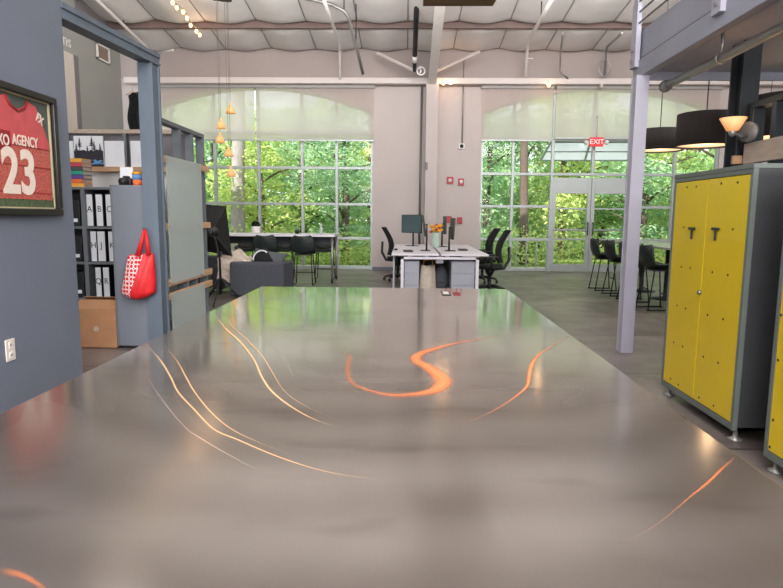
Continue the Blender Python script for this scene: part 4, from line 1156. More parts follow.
def make_chair(label):
    t = thing('office_chair', label, 'chair', (0,0,0), 0, 'black office chairs at the white desk')
    MB().box(-.24,.25,-.25,.25,.44,.52,.04,3).build('seat', 'black_fab', t)
    MB().grid(lambda a, b: (-.22+.05*math.sin(PI*b*1.2)+.09*(2*a-1)**2-.10*b*b, (a-.5)*(.46+.06*math.sin(PI*b)-.16*b**4), .56+.60*b), 14, 14, thick=.022).build('backrest', 'black_fab', t)
    MB().tube([(-.05,0,.43),(-.26,0,.45),(-.35,0,.62),(-.34,0,.85)], .028, 8).build('back_bracket', 'black_pl', t)
    for s in (-1, 1):
        ar = MB().tube([(-.02, s*.22,.45),(-.02, s*.30,.47),(-.02, s*.31,.66)], .018, 8).build('armrest', 'black_pl', t)
        MB().box(-.15,.13,s*.31-.04,s*.31+.04,.66,.69,.012).build('arm_pad', 'black_pl', ar)
    MB().lathe([(0,.07),(.045,.07),(.045,.11),(.03,.12),(.03,.30),(.045,.31),(.09,.40),(.09,.44),(0,.44)], (0,0,0), 16).build('column', 'black_pl', t)
    m = MB()
    for k in range(5):
        a_ = k*2*PI/5+.3; m.tube([(0,0,.115),(.16*math.cos(a_),.16*math.sin(a_),.11),(.31*math.cos(a_),.31*math.sin(a_),.075)], [.034,.028,.018], 8)
    m.build('base', 'black_pl', t)
    for k in range(5):
        a_ = k*2*PI/5+.3; mx = Matrix.Rotation(a_+PI/2, 3, 'Z')
        MB().lathe([(0,-.025),(.026,-.025),(.03,-.012),(.03,.012),(.026,.025),(0,.025)], (.31*math.cos(a_), .31*math.sin(a_), .031), 14, 'X', mx=Matrix.Rotation(a_+PI/2, 3, 'Z')).build('caster', 'black', t)
    return t
c0 = make_chair('black office chair at the right side of the white desk, nearest the steel table')
p = atz(497, 285, 0); c0.location = (1.58, 11.2, 0); c0.rotation_euler = (0, 0, PI-.12)
dup(c0, (1.66, 12.9, 0), PI+.05, 'black office chair at the right side of the white desk, farther back')
dup(c0, (-.16, 13.1, 0), .05, 'black office chair at the left side of the white desk')

# ---- wall fittings in the middle
def wallfit(name, px, py, w, h, d, mtl, label, cat, detail=None):
    q = at(px, py, WY)
    t = thing(name, label, cat, (q.x, WY-.001, q.z))
    MB().box(-w/2, w/2, -d, 0, -h/2, h/2, .008).build('housing', mtl, t)
    if detail: MB().lathe([(0,-d-.02),(.035,-d-.018),(.05,-d),(0,-d)], (0,0,0), 14, 'Y').build('lens', detail, t)
    return t
wallfit('fire_alarm', 450, 180.5, .16, .18, .05, 'alarm', 'red fire alarm with white lens, upper left of the four wall devices', 'fire alarm', 'white')
wallfit('fire_alarm', 461, 182, .14, .17, .05, 'alarm', 'red fire alarm with white lens, upper right of the four wall devices', 'fire alarm', 'white')
wallfit('fire_alarm', 449, 219.5, .13, .17, .06, 'alarm', 'red pull station, lower left of the four wall devices', 'fire alarm')
wallfit('fire_alarm', 459.5, 220.5, .13, .16, .06, 'alarm', 'red pull station, lower right of the four wall devices', 'fire alarm')
wallfit('motion_sensor', 461.5, 146.5, .15, .14, .06, 'white', 'white sensor box at the bottom end of the grey wall conduit', 'sensor', 'ink')
q0, q1 = at(462, 143, WY-.03), at(464, 57, WY-.05)
tag(MB().tube([q0, (q0.x, q0.y, q1.z)], .018, 6).build('wall_conduit', 'galv'), 'grey conduit running down the pale wall to the white sensor box', 'conduit')
q = at(426.5, 166, WY-.37)
o = MB().box(-.03,.03,-.02,0,-.09,.09,.006).build('thermostat', 'shelf'); o.location = q; tag(o, 'small grey plate on the middle column', 'switch plate')

# ---- spot bulbs on the white beam
def spot(px, py, lab, lit=True, kw=0):
    q = at(px, py, WY-.32)
    t = thing('spot_lamp', lab, 'spotlight', q, 0, 'small bulbs along the white beam')
    MB().tube([(0, .06, .07), (0, 0, .05), (0, 0, .03)], .012, 6).build('bracket', 'white', t)
    MB().lathe([(0,.04),(.028,.04),(.035,.01),(.0,.005)], (0,0,0), 12).build('socket', 'white', t)
    MB().ellipsoid((0,0,-.02), (.045,.045,.055), 12, 8).build('bulb', 'bulb' if lit else 'bulb_off', t)
    if lit:
        ld = bpy.data.lights.new('spot_glow', 'POINT'); ld.energy = 2; ld.color = (1, .62, .32); ld.shadow_soft_size = .05
        lo = bpy.data.objects.new('spot_glow', ld); COL.objects.link(lo); lo.location = q+Vector((0,-.12,-.06))
spot(443.5, 82, 'left of the pair of glowing bulbs on the white beam at the column')
spot(450.5, 81.5, 'right of the pair of glowing bulbs on the white beam at the column')
spot(548.8, 84, 'single glowing bulb on the white beam above the right window')
spot(601.5, 85, 'dark unlit bulb on the white beam, left of the mezzanine', False)

# ---- string lights on ceiling at left
t = thing('string_lights', 'string of warm bulbs running along the ceiling at upper left', 'string lights', (-4.66, 14.0, 0))
cord = []
for k in range(24):
    y = -.02-.26*k; zz = roof(14+y)-.30-.03*math.sin(k*1.3)
    cord.append((.02*math.sin(k*2.1), y, zz))
MB().tube(cord, .008, 5).build('cord', 'timber_grey', t)
for (x, y, z) in cord:
    b = MB().ellipsoid((x, y, z-.06), (.034,.034,.045), 10, 8).build('bulb', 'bulb', t)
    MB().lathe([(0,.0),(.016,0),(.016,-.03),(0,-.03)], (x, y, z), 8).build('socket', 'black_pl', b)
for Y in (13.6, 12.4):
    ld = bpy.data.lights.new('string_glow', 'POINT'); ld.energy = 2.5; ld.color = (1, .6, .34); ld.shadow_soft_size = .08
    lo = bpy.data.objects.new('string_glow', ld); COL.objects.link(lo); lo.location = (-4.5, Y, roof(Y)-.45)

# ---- conduits
def conduit(pts, r, mtl, lab, hang=()):
    t = tag(MB().tube(pts, r, 8).build('ceiling_conduit', mtl), lab, 'conduit')
    m = MB(); n = 0
    for (q, k) in hang: m.tube([q, (q[0], q[1], roof(q[1])-.05)], .012, 5); n += 1
    if n: m.build('hanger', 'black', t)
    return t
x = -6.20
conduit([(x, 9, roof(9)-.3), (x, 14.8, roof(14.8)-.32), (x, 15.08, roof(15)-.45), (x, 15.1, 4.9)], .035, 'conduit', 'white conduit along the ceiling at far left, dropping beside the blue grey post', [((x, 13.6, roof(13.6)-.3), 0), ((x, 11, roof(11)-.3), 0)])
a = at(155, 54, 15.05); b = at(173, 50, 14.4)
tag(MB().tube([a, b], .025, 6).build('sprinkler_branch', 'conduit'), 'short white branch pipe off the far left conduit', 'pipe')
pts = [at(323, -3, 11.6), at(331, 20, 12.9), at(339.5, 42, 14.5), at(340, 60, 15.1), at(340, 79, 15.15)]
conduit(pts, .035, 'conduit', 'white conduit dropping to the white beam above the left window', [])
pts = [at(303, -2, 12.6), at(318, 1, 12.6), at(333, 5, 12.6), at(344, 11, 12.6), at(349, 18, 12.7), at(356, 45, 13.1), at(363, 74, 13.6)]
conduit(pts, .035, 'galv', 'curved grey metal rail hanging from the ceiling over the left window', [((pts[3].x, pts[3].y, pts[3].z), 0), ((pts[5].x, pts[5].y, pts[5].z), 0)])
pts = [at(553, -3, 11.5), at(541, 19, 12.8), at(528, 42, 14.4), at(526.5, 58, 15.05), at(526, 77, 15.15)]
conduit(pts, .04, 'conduit', 'white conduit dropping to the white beam above the right window', [((pts[1].x, pts[1].y, pts[1].z), 0)])
a = at(526.5, 59, 15.0); b = at(532, 58.5, 15.0)
tag(MB().tube([a, b, b+Vector((0,0,-.04))], .022, 6).build('sprinkler', 'conduit'), 'small white sprinkler outlet on the conduit above the right window', 'sprinkler')
pts = [at(563, 34, 13.7), at(560.5, 52, 14.9), at(560, 71, 15.1), at(562, 74, 15.12), at(568, 78.5, 15.16)]
conduit(pts, .022, 'galv', 'thin grey conduit hooking down above the right window')
pts = [at(622, 33, 13.6), at(607, 47, 14.9), at(606, 55, 15.1), at(604.5, 77, 15.15)]
conduit(pts, .028, 'galv', 'grey conduit bending down behind the coil of cable')
q = at(605, 68, 15.0)
m = MB()
for r_ in (.14, .155): m.tube([(r_*math.cos(k*PI/12), .0, r_*1.25*math.sin(k*PI/12)) for k in range(24)], .012, 6, closed=True)
o = m.build('cable_coil', 'galv'); o.location = q; tag(o, 'coil of grey cable hanging by the white beam, left of the mezzanine', 'cable coil')
# black hanging pole with coil near the column
pa, pb = at(417, -6, 12.9), at(414.5, 71, 14.6)
t = thing('hanging_pole', 'black pole hanging from the ceiling beside the white rafter', 'pole', (pb.x, pb.y, pb.z))
o0 = Vector((pb.x, pb.y, pb.z))
MB().tube([pa-o0, at(414.8, 56, 14.3)-o0], .055, 10).build('pole', 'black', t)
MB().tube([at(414.8, 56, 14.3)-o0, at(414.6, 62, 14.4)-o0], .06, 10).build('white_collar', 'white', t)
MB().tube([at(414.6, 62, 14.4)-o0, (0,0,0)], .045, 10).build('tip', 'black_pl', t)
MB().tube([pa-o0, pa-o0+Vector((0,0,.4))], .02, 6).build('hanger', 'black', t)
q = at(420.5, 71, 14.6); m = MB()
m.tube([(.09*math.cos(k*PI/10), .0, .09*math.sin(k*PI/10)) for k in range(20)], .02, 6, closed=True); m.tube([(-.02,0,.07),(.0,0,0),(-.03,0,-.05)], .018, 6)
o = m.build('cable_coil', 'white'); o.location = q+Vector((.01,0,0)); tag(o, 'loop of white cable at the lower end of the black pole', 'cable coil')
# brown board at top
a, b = at(423, 5.5, 6.5), at(499, 5.5, 6.5)
t = thing('suspended_board', 'brown timber panel suspended at the top edge above the column', 'panel', ((a.x+b.x)/2, 5.62, a.z))
w2 = (b.x-a.x)/2
MB().prism([(-w2, 0), (w2-.06, 0), (w2, .10), (-w2, .10)], -.02, .9).build('panel', 'brown_board', t)
MB().box(-w2, w2, .3, .36, .10, .14).build('rail', 'galv', t)
for s in (-1, 1): MB().tube([(s*(w2-.1), .33, .14), (s*(w2-.1), .33, roof(6)-a.z-.1)], .008, 5).build('wire', 'black', t)
a, b = at(449, 26, 14.6), at(448, 74, 14.6)

# ================================================================== RIGHT SIDE
# ---- pale post and mezzanine
PPY = 6.2
pa, pb = at(629.0, 210, PPY).x, at(641.5, 210, PPY).x
ZM = at(640, 75, PPY).z
xm = (pa+pb)/2
pw = (pb-pa)/2
struct(MB().box(pa, pb, PPY, PPY+.02, 0, ZM).box(pa, pb, PPY+.12, PPY+.14, 0, ZM).box(pa+.005, pa+.03, PPY+.02, PPY+.12, 0, ZM).build('column_post', 'lavender'), 'pale lavender post holding up the mezzanine corner')
MX = at(632.5, 76, PPY+.25).x+.03
ms = MB().box(MX+.02, 11.2, -4, PPY+.22, ZM+.08, ZM+.14)
struct(ms.build('mezzanine_floor', 'mezz_under'), 'underside of the mezzanine at upper right')
f = MB()
f.box(MX, MX+.03, -4, PPY+.25, ZM+.17, ZM+.46)
f.box(MX-.03, MX+.06, -4, PPY+.25, ZM, ZM+.17, .004, 1)
f.mi = 1; f.box(MX-.012, MX+.03, -4, PPY+.25, ZM+.171, ZM+.19); f.mi = 0
f.box(MX, 11.2, PPY+.22, PPY+.25, ZM, ZM+.46)
struct(f.build('mezzanine_beam', ['mezz', 'rod']), 'pale grey edge beam of the mezzanine')
# railing
t = thing('railing', 'pale grey cable railing on the mezzanine edge', 'railing', (MX-.02, 0, ZM+.1))
for (y, ) in ((PPY+.17,), (4.72,), (3.2,)):
    p = MB().box(-.05, .0, y-.07, y+.07, .0, .62, .004, 1).box(-.045, -.005, y-.05, y+.05, .62, 1.5).build('post', 'lavender', t)
    for z in (.07, .17): MB().disc((-.055, y, z), .018, 'X', 10, .008).build('bolt', 'galv', p)
for k in range(8):
    z = .42+.105*k
    MB().tube([(-.025, -3, z), (-.025, PPY+.17, z)], .009, 6).build('cable', 'rod', t)
MB().tube([(-.025, -3, 1.5), (-.025, PPY+.17, 1.5)], .03, 8).build('handrail', 'lavender', t)

# ---- pipe under the mezzanine
pf, pn = at(666, 86, 6.0), None
px_ = pf.x; pz = pf.z
t = thing('sprinkler_pipe', 'thick grey pipe hung beneath the mezzanine at upper right', 'pipe', (px_, 6.0, pz))
MB().tube([(0, 0, 0), (0, -8, 0)], .036, 14).build('pipe', 'galv', t)
MB().lathe([(0,-.06),(.046,-.06),(.046,.0),(.056,.0),(.056,.03),(.04,.04),(0,.04)], (0,0,0), 16, 'Y').build('end_cap', 'rod', t)
for y in (-1.0, -2.6):
    MB().tube([(0, y, .04), (.01, y, .12), (0, y, ZM+.08-pz)], .012, 6).lathe([(.04,-.02),(.044,-.02),(.044,.02),(.04,.02)], (0, y, 0), 14, 'Y').build('hanger', 'galv', t)

# ---- black steel column
BCY = 5.25
a, b = at(740, 110, BCY).x, at(757.5, 110, BCY).x
bxm = (a+b)/2
struct(MB().box(a, b, BCY, BCY+.02, 0, ZM+.07).box(a, b, BCY+.18, BCY+.20, 0, ZM+.07).box(a+.05, a+.075, BCY+.02, BCY+.18, 0, ZM+.07).build('column', 'black_steel'), 'black steel column behind the yellow locker')

# ---- lockers
def locker(Xf, Y0, Y1, z0, z1, D, label, holes, feet=True):
    Yc = (Y0+Y1)/2; h = (Y1-Y0)/2
    t = thing('locker', label, 'locker', (Xf, Yc, 0), 0)
    fr = .028
    m = MB()
    for (ya, yb, za, zb_) in ((-h, -h+fr, z0, z1), (h-fr, h, z0, z1), (-h+fr, h-fr, z0, z0+fr+.012), (-h+fr, h-fr, z1-fr, z1)): m.box(0, .03, ya, yb, za, zb_)
    m.build('front_frame', 'locker', t)
    MB().box(.03, D, -h, -h+.015, z0, z1).box(.03, D, h-.015, h, z0, z1).box(.03, D, -h, h, z0, z0+.02).box(D-.015, D, -h, h, z0, z1).build('carcass', 'locker_side', t, 'dark grey sides')
    MB().box(-.004, D+.004, -h-.004, h+.004, z1, z1+.03, .003, 1).build('top_panel', 'locker', t)
    hy = h-fr-.003
    doors = []
    for (ya, yb, nm) in ((.003, hy, 0), (-hy, -.003, 1)):
        d = MB().box(.002, .022, ya, yb, z0+fr+.016, z1-fr-.004, .003, 1).build('door', 'yellow', t, 'glossy yellow door'); doors.append(d)
    for (px, py) in holes[0]:
        p = atx(px, py, Xf); k = 0 if p.y > Yc else 1
        MB().disc((.001, p.y-Yc, p.z), .008, 'X', 10, .0018).build('vent_hole', 'black', doors[k])
    for (px, py) in holes[1]:
        p = atx(px, py, Xf); k = 0 if p.y > Yc else 1
        MB().box(-.014, .0, p.y-Yc-.045, p.y-Yc+.045, p.z-.006, p.z+.012, .003, 1).box(-.010, .0, p.y-Yc-.008, p.y-Yc+.008, p.z-.075, p.z, .002, 1).build('latch', 'black_steel', doors[k])
    for (px, py) in holes[2]:
        p = atx(px, py, Xf); k = 0 if p.y > Yc else 1
        MB().lathe([(0,-.018),(.014,-.018),(.016,0),(0,0)], (.001, p.y-Yc, p.z), 12, 'X').build('lock', 'chrome', doors[k])
    for yv in (-h+.05, h-.05):
        for xv in (.05, D-.05):
            MB().lathe([(0,0),(.045,0),(.045,.008),(.014,.02),(.014,z0),(0,z0)], (xv, yv, 0), 14).build('foot', 'galv', t)
    return t
f0, f1 = atz(662, 384, .075), atz(731, 431, .075)
LX = (f0.x+f1.x)/2
LXa = LX
Y0 = atx(732, 431, LX).y; Y1 = atx(661, 384, LX).y
zl1 = .5*(atx(678, 178, LX).z+atx(752, 166, LX).z)
def zp(x, y): return (655+x*128/783, 150+y*96/587)
def zq(x, y): return (583+x*200/336, 140+y*350/588)
def zr(x, y): return (655+x*128/579, 350+y*130/588)
holes = [[zp(196,228), zp(252,224), zp(405,205), zp(505,198), zp(175,472), zp(475,485),
          zq(180,215), zq(165,213), zq(217,222), zq(243,227), zq(172,283), zq(158,278), zq(209,294), zq(235,301), zq(167,347), zq(152,340),
          zr(218,30), zr(285,58), zr(70,130), zr(105,157), zr(198,215), zr(264,252)],
         [zp(230,482), zp(375,485)], [zq(197,256)]]
locker(LX, Y0, Y1, .075, zl1-.01, .52, 'yellow doored locker standing fully in view on the right', holes)
g0 = atz(763, 455, .075)
LX2 = g0.x
h2 = [[(773, 420), (778, 360), (781, 315), (769.5, 447)], [], []]
locker(LX2, g0.y-1.1, g0.y, .075, zl1-.01, .52, 'nearer yellow locker cut off by the right edge of the picture', h2)

# ---- black stud partition and timber rail behind the locker
SPX = bxm+.02
t = thing('stud_partition', 'open black steel stud partition behind the yellow locker, carrying the sconce', 'partition', (SPX, 4.4, 0))
yE = BCY-.05-4.4
MB().box(-.04, .06, -2.6, yE, 2.30, 2.35, .003, 1).build('top_plate', 'black_steel', t)
for yv in (yE-.03, yE-.34, yE-.66, yE-1.1, yE-1.6, yE-2.1): MB().box(-.04, .06, yv-.03, yv+.03, 0, 2.30, .003, 1).build('stud', 'black_steel', t)
za = at(746, 164, 5.1).z; zb_ = at(746, 143, 5.1).z
MB().box(-.085, -.041, -2.6, yE-.04, za, zb_, .004, 1).build('rail', 'timber_grey', t, 'weathered timber rail')
a = at(740.5, 160, BCY-.03)
o = MB().box(-.07, .05, -.02, .02, -.035, .035, .004, 1).build('timber_block', 'timber_x'); o.location = a; tag(o, 'small orange timber block at the foot of the sconce beside the black column', 'timber block')
# ---- sconce
q = at(748, 132, 5.0); c = at(733, 124, 4.95)
t = thing('wall_sconce', 'glowing cone shaped glass sconce on the black stud partition', 'wall lamp', q)
nd = (c-q); nd.z = 0
MB().lathe([(0,-.012),(.075,-.01),(.082,.0),(.082,.012),(0,.012)], (0,0,0), 24, 'X', mx=Matrix.Rotation(.55, 3, 'Z')).build('wall_plate', 'rod', t)
cq = c-q
MB().tube([(0,0,-.03), (cq.x*.6, cq.y, -.04), (cq.x, cq.y, cq.z-.06), (cq.x, cq.y, cq.z-.03)], .012, 8).build('arm', 'rod', t)
MB().lathe([(.02,-.06),(.045,-.05),(.10,.045),(.094,.045),(.04,-.045),(.0,-.05)], cq, 24).build('glass_shade', 'sconce', t)
MB().lathe([(0,-.10),(.02,-.09),(.03,-.06),(.022,-.05),(0,-.05)], cq, 12).build('cup', 'galv', t)
ld = bpy.data.lights.new('sconce_glow', 'POINT'); ld.energy = 2; ld.color = (1, .66, .36); ld.shadow_soft_size = .04
lo = bpy.data.objects.new('sconce_glow', ld); COL.objects.link(lo); lo.location = c+Vector((0, 0, .1))

# ---- drum pendants
def drum(px0, px1, py_t, py_b, Y, lab):
    a, b = at(px0, (py_t+py_b)/2, Y), at(px1, (py_t+py_b)/2, Y)
    zt_, zb_ = at((px0+px1)/2, py_t, Y).z, at((px0+px1)/2, py_b, Y).z
    r = (b.x-a.x)/2; H = zt_-zb_; xc = (a.x+b.x)/2
    t = thing('drum_pendant', lab, 'pendant light', (xc, Y, zb_), 0, 'charcoal drum pendants over the stone table')
    MB().lathe([(r-.008,0),(r,0),(r*.985,H),(r*.985-.008,H),(r-.008,0)], (0,0,0), 40).build('shade', 'drum', t)
    MB().lathe([(0,.02),(r-.01,.02),(r-.01,.03),(0,.03)], (0,0,0), 32).build('diffuser', 'drum_in', t)
    m = MB()
    for k in range(3):
        a_ = k*2*PI/3; m.tube([(0,0,H-.02), ((r*.98)*math.cos(a_), r*.98*math.sin(a_), H-.02)], .006, 5)
    m.build('spider', 'rod', t)
    top = (ZM+.08 if Y < PPY+.2 else roof(Y)-.06)-zb_
    MB().tube([(0,0,H-.03),(0,0,top)], .007, 6).build('cord', 'rod', t)
    ld = bpy.data.lights.new('drum_glow', 'POINT'); ld.energy = 4; ld.color = (1, .75, .5); ld.shadow_soft_size = .12
    lo = bpy.data.objects.new('drum_glow', ld); COL.objects.link(lo); lo.location = (xc, Y, zb_-.12)
drum(637, 682, 130, 151, 9.0, 'charcoal drum pendant just right of the pale post')
drum(678, 733, 114, 146.5, 7.0, 'charcoal drum pendant left of the black column, above the yellow locker')
drum(752, 822, 96, 138, 5.7, 'charcoal drum pendant mostly hidden behind the black stud partition')
q = at(742, 86, 11.5)
o = MB().ellipsoid((0,0,0), (.035,.035,.045), 10, 8).build('bare_bulb', 'bulb'); o.location = q
MB().tube([(0,0,.04),(0,0,roof(11.5)-q.z-.06)], .006, 5).build('cord', 'rod', o)
tag(o, 'small glowing bare bulb behind the black column, under the mezzanine edge', 'bulb')
q = at(768, 131, 10.5)
o = MB().lathe([(.0,.12),(.03,.12),(.11,-.06),(.10,-.06),(.02,.1)], (0,0,0), 18).build('shade', 'sconce')
o.name = 'pendant_lamp'; o.location = q; MB().tube([(0,0,.12),(0,0,roof(10.5)-q.z-.06)], .006, 5).build('cord', 'rod', o)
tag(o, 'small warm pendant glimpsed between the black studs', 'pendant light')

# ================================================================== STEEL TABLE
TZ = .90
A, Bp = atz(264, 285.5, TZ), atz(508.5, 290, TZ)
TX0 = A.x; TX1 = Bp.x
TX0 = .5*(A.x+atz(85, 371, TZ).x); TX1 = .5*(Bp.x+atz(700, 427, TZ).x)
TY1 = .5*(A.y+Bp.y); TY0 = .45
t = thing('steel_table', 'large stainless steel work table filling the foreground', 'table', ((TX0+TX1)/2, (TY0+TY1)/2, 0))
hx, hy = (TX1-TX0)/2, (TY1-TY0)/2; Tc = Vector(((TX0+TX1)/2, (TY0+TY1)/2, 0))
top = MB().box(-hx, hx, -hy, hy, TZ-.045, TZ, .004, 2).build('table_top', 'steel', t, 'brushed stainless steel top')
MB().box(-hx+.05, hx-.05, -hy+.05, hy-.05, .22, .25).build('lower_shelf', 'steel_leg', t)
for sx in (-1, 1):
    for yv in (-hy+.1, 0, hy-.1): MB().lathe([(0,0),(.03,0),(.03,.06),(.022,.07),(.022,TZ-.045),(0,TZ-.045)], (sx*(hx-.09), yv, 0), 14).build('leg', 'steel_leg', t)
def smooth_curve(pts, n=8):
    P = [Vector((p[0], p[1], p[2] if len(p) > 2 else 1)) for p in pts]; out = []
    for i in range(len(P)-1):
        p0, p1, p2, p3 = P[max(0,i-1)], P[i], P[i+1], P[min(len(P)-1,i+2)]
        for k in range(n):
            s = k/n
            out.append(.5*((2*p1)+(p2-p0)*s+(2*p0-5*p1+4*p2-p3)*s*s+(3*p1-p0-3*p2+p3)*s**3))
    out.append(P[-1]); return out
def painted_reflection(pts, wpx, h, mtl, label, strength=1.0):
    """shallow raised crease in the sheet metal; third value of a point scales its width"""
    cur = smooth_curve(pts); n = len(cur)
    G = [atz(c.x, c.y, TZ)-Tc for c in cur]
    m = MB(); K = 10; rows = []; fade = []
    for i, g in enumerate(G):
        # width measured across the view, so that the strip keeps an even look along its run
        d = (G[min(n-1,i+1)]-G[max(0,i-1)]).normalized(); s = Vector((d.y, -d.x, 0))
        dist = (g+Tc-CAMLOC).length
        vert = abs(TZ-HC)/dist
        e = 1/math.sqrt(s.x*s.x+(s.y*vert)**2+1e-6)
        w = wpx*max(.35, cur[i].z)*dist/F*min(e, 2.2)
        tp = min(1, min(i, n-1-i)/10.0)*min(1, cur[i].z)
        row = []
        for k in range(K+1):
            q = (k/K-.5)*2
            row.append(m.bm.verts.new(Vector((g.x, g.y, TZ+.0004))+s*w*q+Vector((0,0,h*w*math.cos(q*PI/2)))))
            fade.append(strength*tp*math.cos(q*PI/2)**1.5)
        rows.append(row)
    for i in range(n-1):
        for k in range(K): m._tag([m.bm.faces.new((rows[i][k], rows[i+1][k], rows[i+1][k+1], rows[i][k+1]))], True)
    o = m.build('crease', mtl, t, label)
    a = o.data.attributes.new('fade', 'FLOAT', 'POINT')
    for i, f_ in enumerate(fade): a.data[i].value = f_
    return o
def zt4(x, y, s=1): return (140+x*200/783, 280+y*150/587, s)
G_, P_, O_ = 'crease_gold', 'crease_pale', 'crease_orange'  # gold, pale and orange tints of the painted lamp reflections
A1 = [zt4(283,120,.6), zt4(330,185,1), zt4(390,240,1.2), zt4(445,310), zt4(480,385,1.1), zt4(520,440,1.1), zt4(590,495,.9), zt4(680,545,.7), zt4(783,580,.4)]
A2 = [zt4(318,120,.5), zt4(360,180,.8), zt4(420,235), zt4(480,300), zt4(520,365,.8), zt4(570,440,.7), zt4(660,500,.6), zt4(770,545,.35)]
A3 = [zt4(360,85,.6), zt4(390,140,.6), zt4(440,190,.5), zt4(510,245,.45), zt4(565,310,.4), zt4(600,380,.35), zt4(660,440,.3), zt4(720,475,.2)]
B1 = [zt4(30,260,.7), zt4(80,315), zt4(120,380), zt4(150,440), zt4(210,505,1.1), zt4(290,585,1.1), (238,440,1), (277,456.5,.9), (319,470,.7), (357,477,.4), (400,481,.2)]
B2 = [zt4(75,235,.4), zt4(140,310,.7), zt4(180,380), zt4(215,440,1), zt4(280,520,1), zt4(360,585,.9), (260,443,.6), (300,458,.3)]
B3 = [zt4(15,360,.3), zt4(60,430,.5), zt4(110,500,.6), zt4(180,580,.6), (200,438,.8), (227,454,.7), (265,473,.4), (300,482,.2)]
B4 = [zt4(40,300,.3), zt4(90,400,.35), zt4(150,480,.45), zt4(235,583,.45), (222,440,.4), (250,457,.3)]
painted_reflection(A1, 1.5, .10, G_, 'brightest golden streak of the left middle group', 0.85)
painted_reflection(A2, 1.0, .10, G_, 'golden streak just right of the brightest one', 0.7)
painted_reflection(A3, .9, .09, P_, 'faint pale streak below the amber bells', 0.5)
painted_reflection(B1, 1.15, .10, G_, 'long golden streak sweeping across from the left edge', 0.8)
painted_reflection(B2, 1.0, .10, G_, 'second long golden streak from the left edge', 0.75)
painted_reflection(B3, 1.2, .08, P_, 'dull pale streak nearest the left edge', 0.7)
painted_reflection(B4, .8, .08, P_, 'thin pale streak between the long golden ones', 0.55)
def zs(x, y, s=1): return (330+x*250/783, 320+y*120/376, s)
painted_reflection([zs(530,48,.12), zs(470,60,.25), zs(400,72,.4), zs(335,88,.6), zs(280,108,.8), zs(272,128,.9), zs(310,150,1.0), zs(345,178,1.2), zs(352,200,1.2), zs(325,222,.9), zs(265,234,.55), zs(190,236,.45), zs(120,220,.4), zs(70,198,.35), zs(55,160,.35), zs(60,115,.3), zs(40,100,.15)], 9.5, .06, O_, 'broad glowing orange S shaped streak')
painted_reflection([zs(750,48,.35), zs(700,80,.45), zs(655,108,.7), zs(632,140,1.2), zs(624,175,1.1), zs(615,210,.9), zs(575,245,.6), zs(520,280,.45), zs(450,312,.3), zs(380,328,.15)], 2.4, .09, O_, 'thin orange streak right of the S shaped one')
painted_reflection([(737,455,.6), (722,469,.9), (707,483.5,.9), (690,497,.6), (675,510,.4), (650,529,.3), (610,549,.15)], 1.5, .09, O_, 'thin pink orange streak near the right edge', .7)
painted_reflection([(0,570,1), (13,573,1.2), (27,578,1), (43,588,.8), (60,600,.5)], 2.2, .06, O_, 'dull orange streak in the lower left corner', .4)
# little tags lying at the far end
for (x0, x1, y0, y1, lab, hole) in ((442.2,449,291,295.4,'small square label plate on the far edge of the steel table', True), (453.8,459,292.6,295.4,'smaller dark label next to the square plate on the far edge of the steel table', False)):
    a, b = atz(x0, y1, TZ), atz(x1, y0, TZ)
    hw, hh = (b.x-a.x)/2, abs(b.y-a.y)/2
    o = thing('label_plate', lab, 'label', ((a.x+b.x)/2, (a.y+b.y)/2, TZ+.0005))
    MB().box(-hw, hw, -hh, hh, 0, .002, .001, 1).build('plate', 'jersey_dark' if not hole else 'vinyl', o)
    if hole: MB().box(-hw*.62, hw*.62, -hh*.55, hh*.55, .002, .0026).build('face', 'outlet', o)
    else: MB().box(-hw*.7, hw*.7, -hh*.3, hh*.3, .002, .0026).build('face', 'vinyl', o)

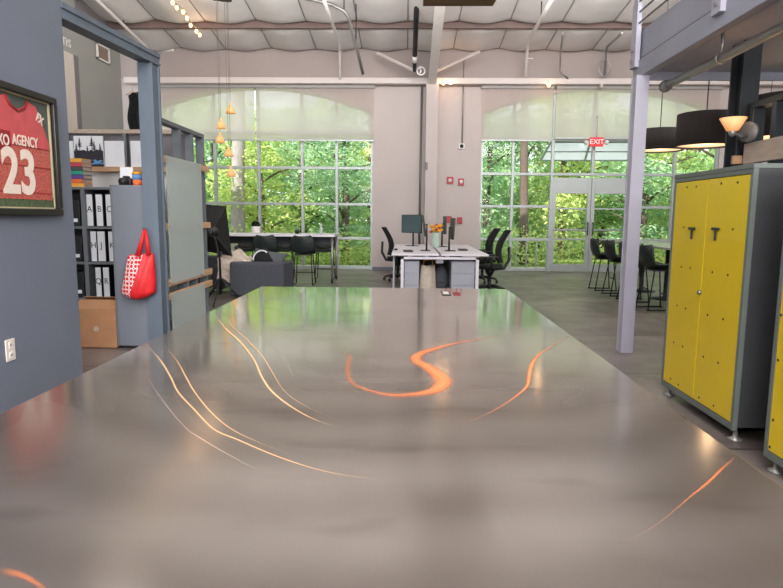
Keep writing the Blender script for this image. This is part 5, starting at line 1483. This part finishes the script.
# ================================================================== LIGHT
wd = bpy.data.worlds.new('world'); SC.world = wd; wd.use_nodes = True
nt = wd.node_tree; bg = nt.nodes['Background']
sky = nt.nodes.new('ShaderNodeTexSky'); sky.sky_type = 'PREETHAM' if False else 'HOSEK_WILKIE'
sky.sun_direction = Vector((-.35, -.6, .75)).normalized(); sky.turbidity = 6; sky.ground_albedo = .35
mixn = nt.nodes.new('ShaderNodeMix'); mixn.data_type = 'RGBA'; mixn.inputs[0].default_value = .65
mixn.inputs[7].default_value = (1.0, 1.05, 1.08, 1)
nt.links.new(sky.outputs[0], mixn.inputs[6]); nt.links.new(mixn.outputs[2], bg.inputs[0]); bg.inputs[1].default_value = 2.6

def light(name, kind, loc, energy, color=(1,1,1), rot=(0,0,0), size=1, size_y=None):
    ld = bpy.data.lights.new(name, kind); ld.energy = energy; ld.color = color
    if kind == 'AREA':
        ld.shape = 'RECTANGLE'; ld.size = size; ld.size_y = size_y or size
    if kind == 'SUN': ld.angle = .02
    lo = bpy.data.objects.new(name, ld); COL.objects.link(lo); lo.location = loc; lo.rotation_euler = rot; return lo
s = light('sun', 'SUN', (0, -20, 30), 8.5, (1, .95, .86)); s.rotation_euler = Vector((.30, .62, -.72)).to_track_quat('-Z', 'Y').to_euler()
# unseen fill areas added overhead to brighten the hall
light('high_bay_rear', 'AREA', (2, -5, 6.0), 1250, (1, .95, .90), (math.radians(58), 0, 0), 9, 2.5)
light('high_bay_mid', 'AREA', (0.5, -0.5, 6.2), 260, (1, .95, .92), (0, 0, 0), 6, 1.2)
light('high_bay_right', 'AREA', (7.5, 9, 6.0), 190, (1, .93, .88), (0, 0, 0), 3, 3)
light('high_bay_left', 'AREA', (-4.6, 7, 6.1), 90, (1, .96, .92), (0, 0, 0), 2, 2)
# two more unseen fill areas, added to lift the ceiling quilts
light('linear_uplight', 'AREA', (0.5, 10.0, 4.85), 300, (1, .96, .93), (math.radians(138), 0, 0), 11, .3)
light('wall_washer', 'AREA', (0, -2.5, 2.6), 520, (1, .96, .93), (math.radians(118), 0, 0), 9, 1)

SC.view_settings.view_transform = 'Standard'
SC.view_settings.look = 'None'
SC.view_settings.exposure = 0.0
SC.cycles.use_denoising = True
SC.cycles.max_bounces = 8
SC.cycles.transparent_max_bounces = 16
SC.cycles.sample_clamp_indirect = 6
SC.cycles.caustics_reflective = False
SC.cycles.caustics_refractive = False
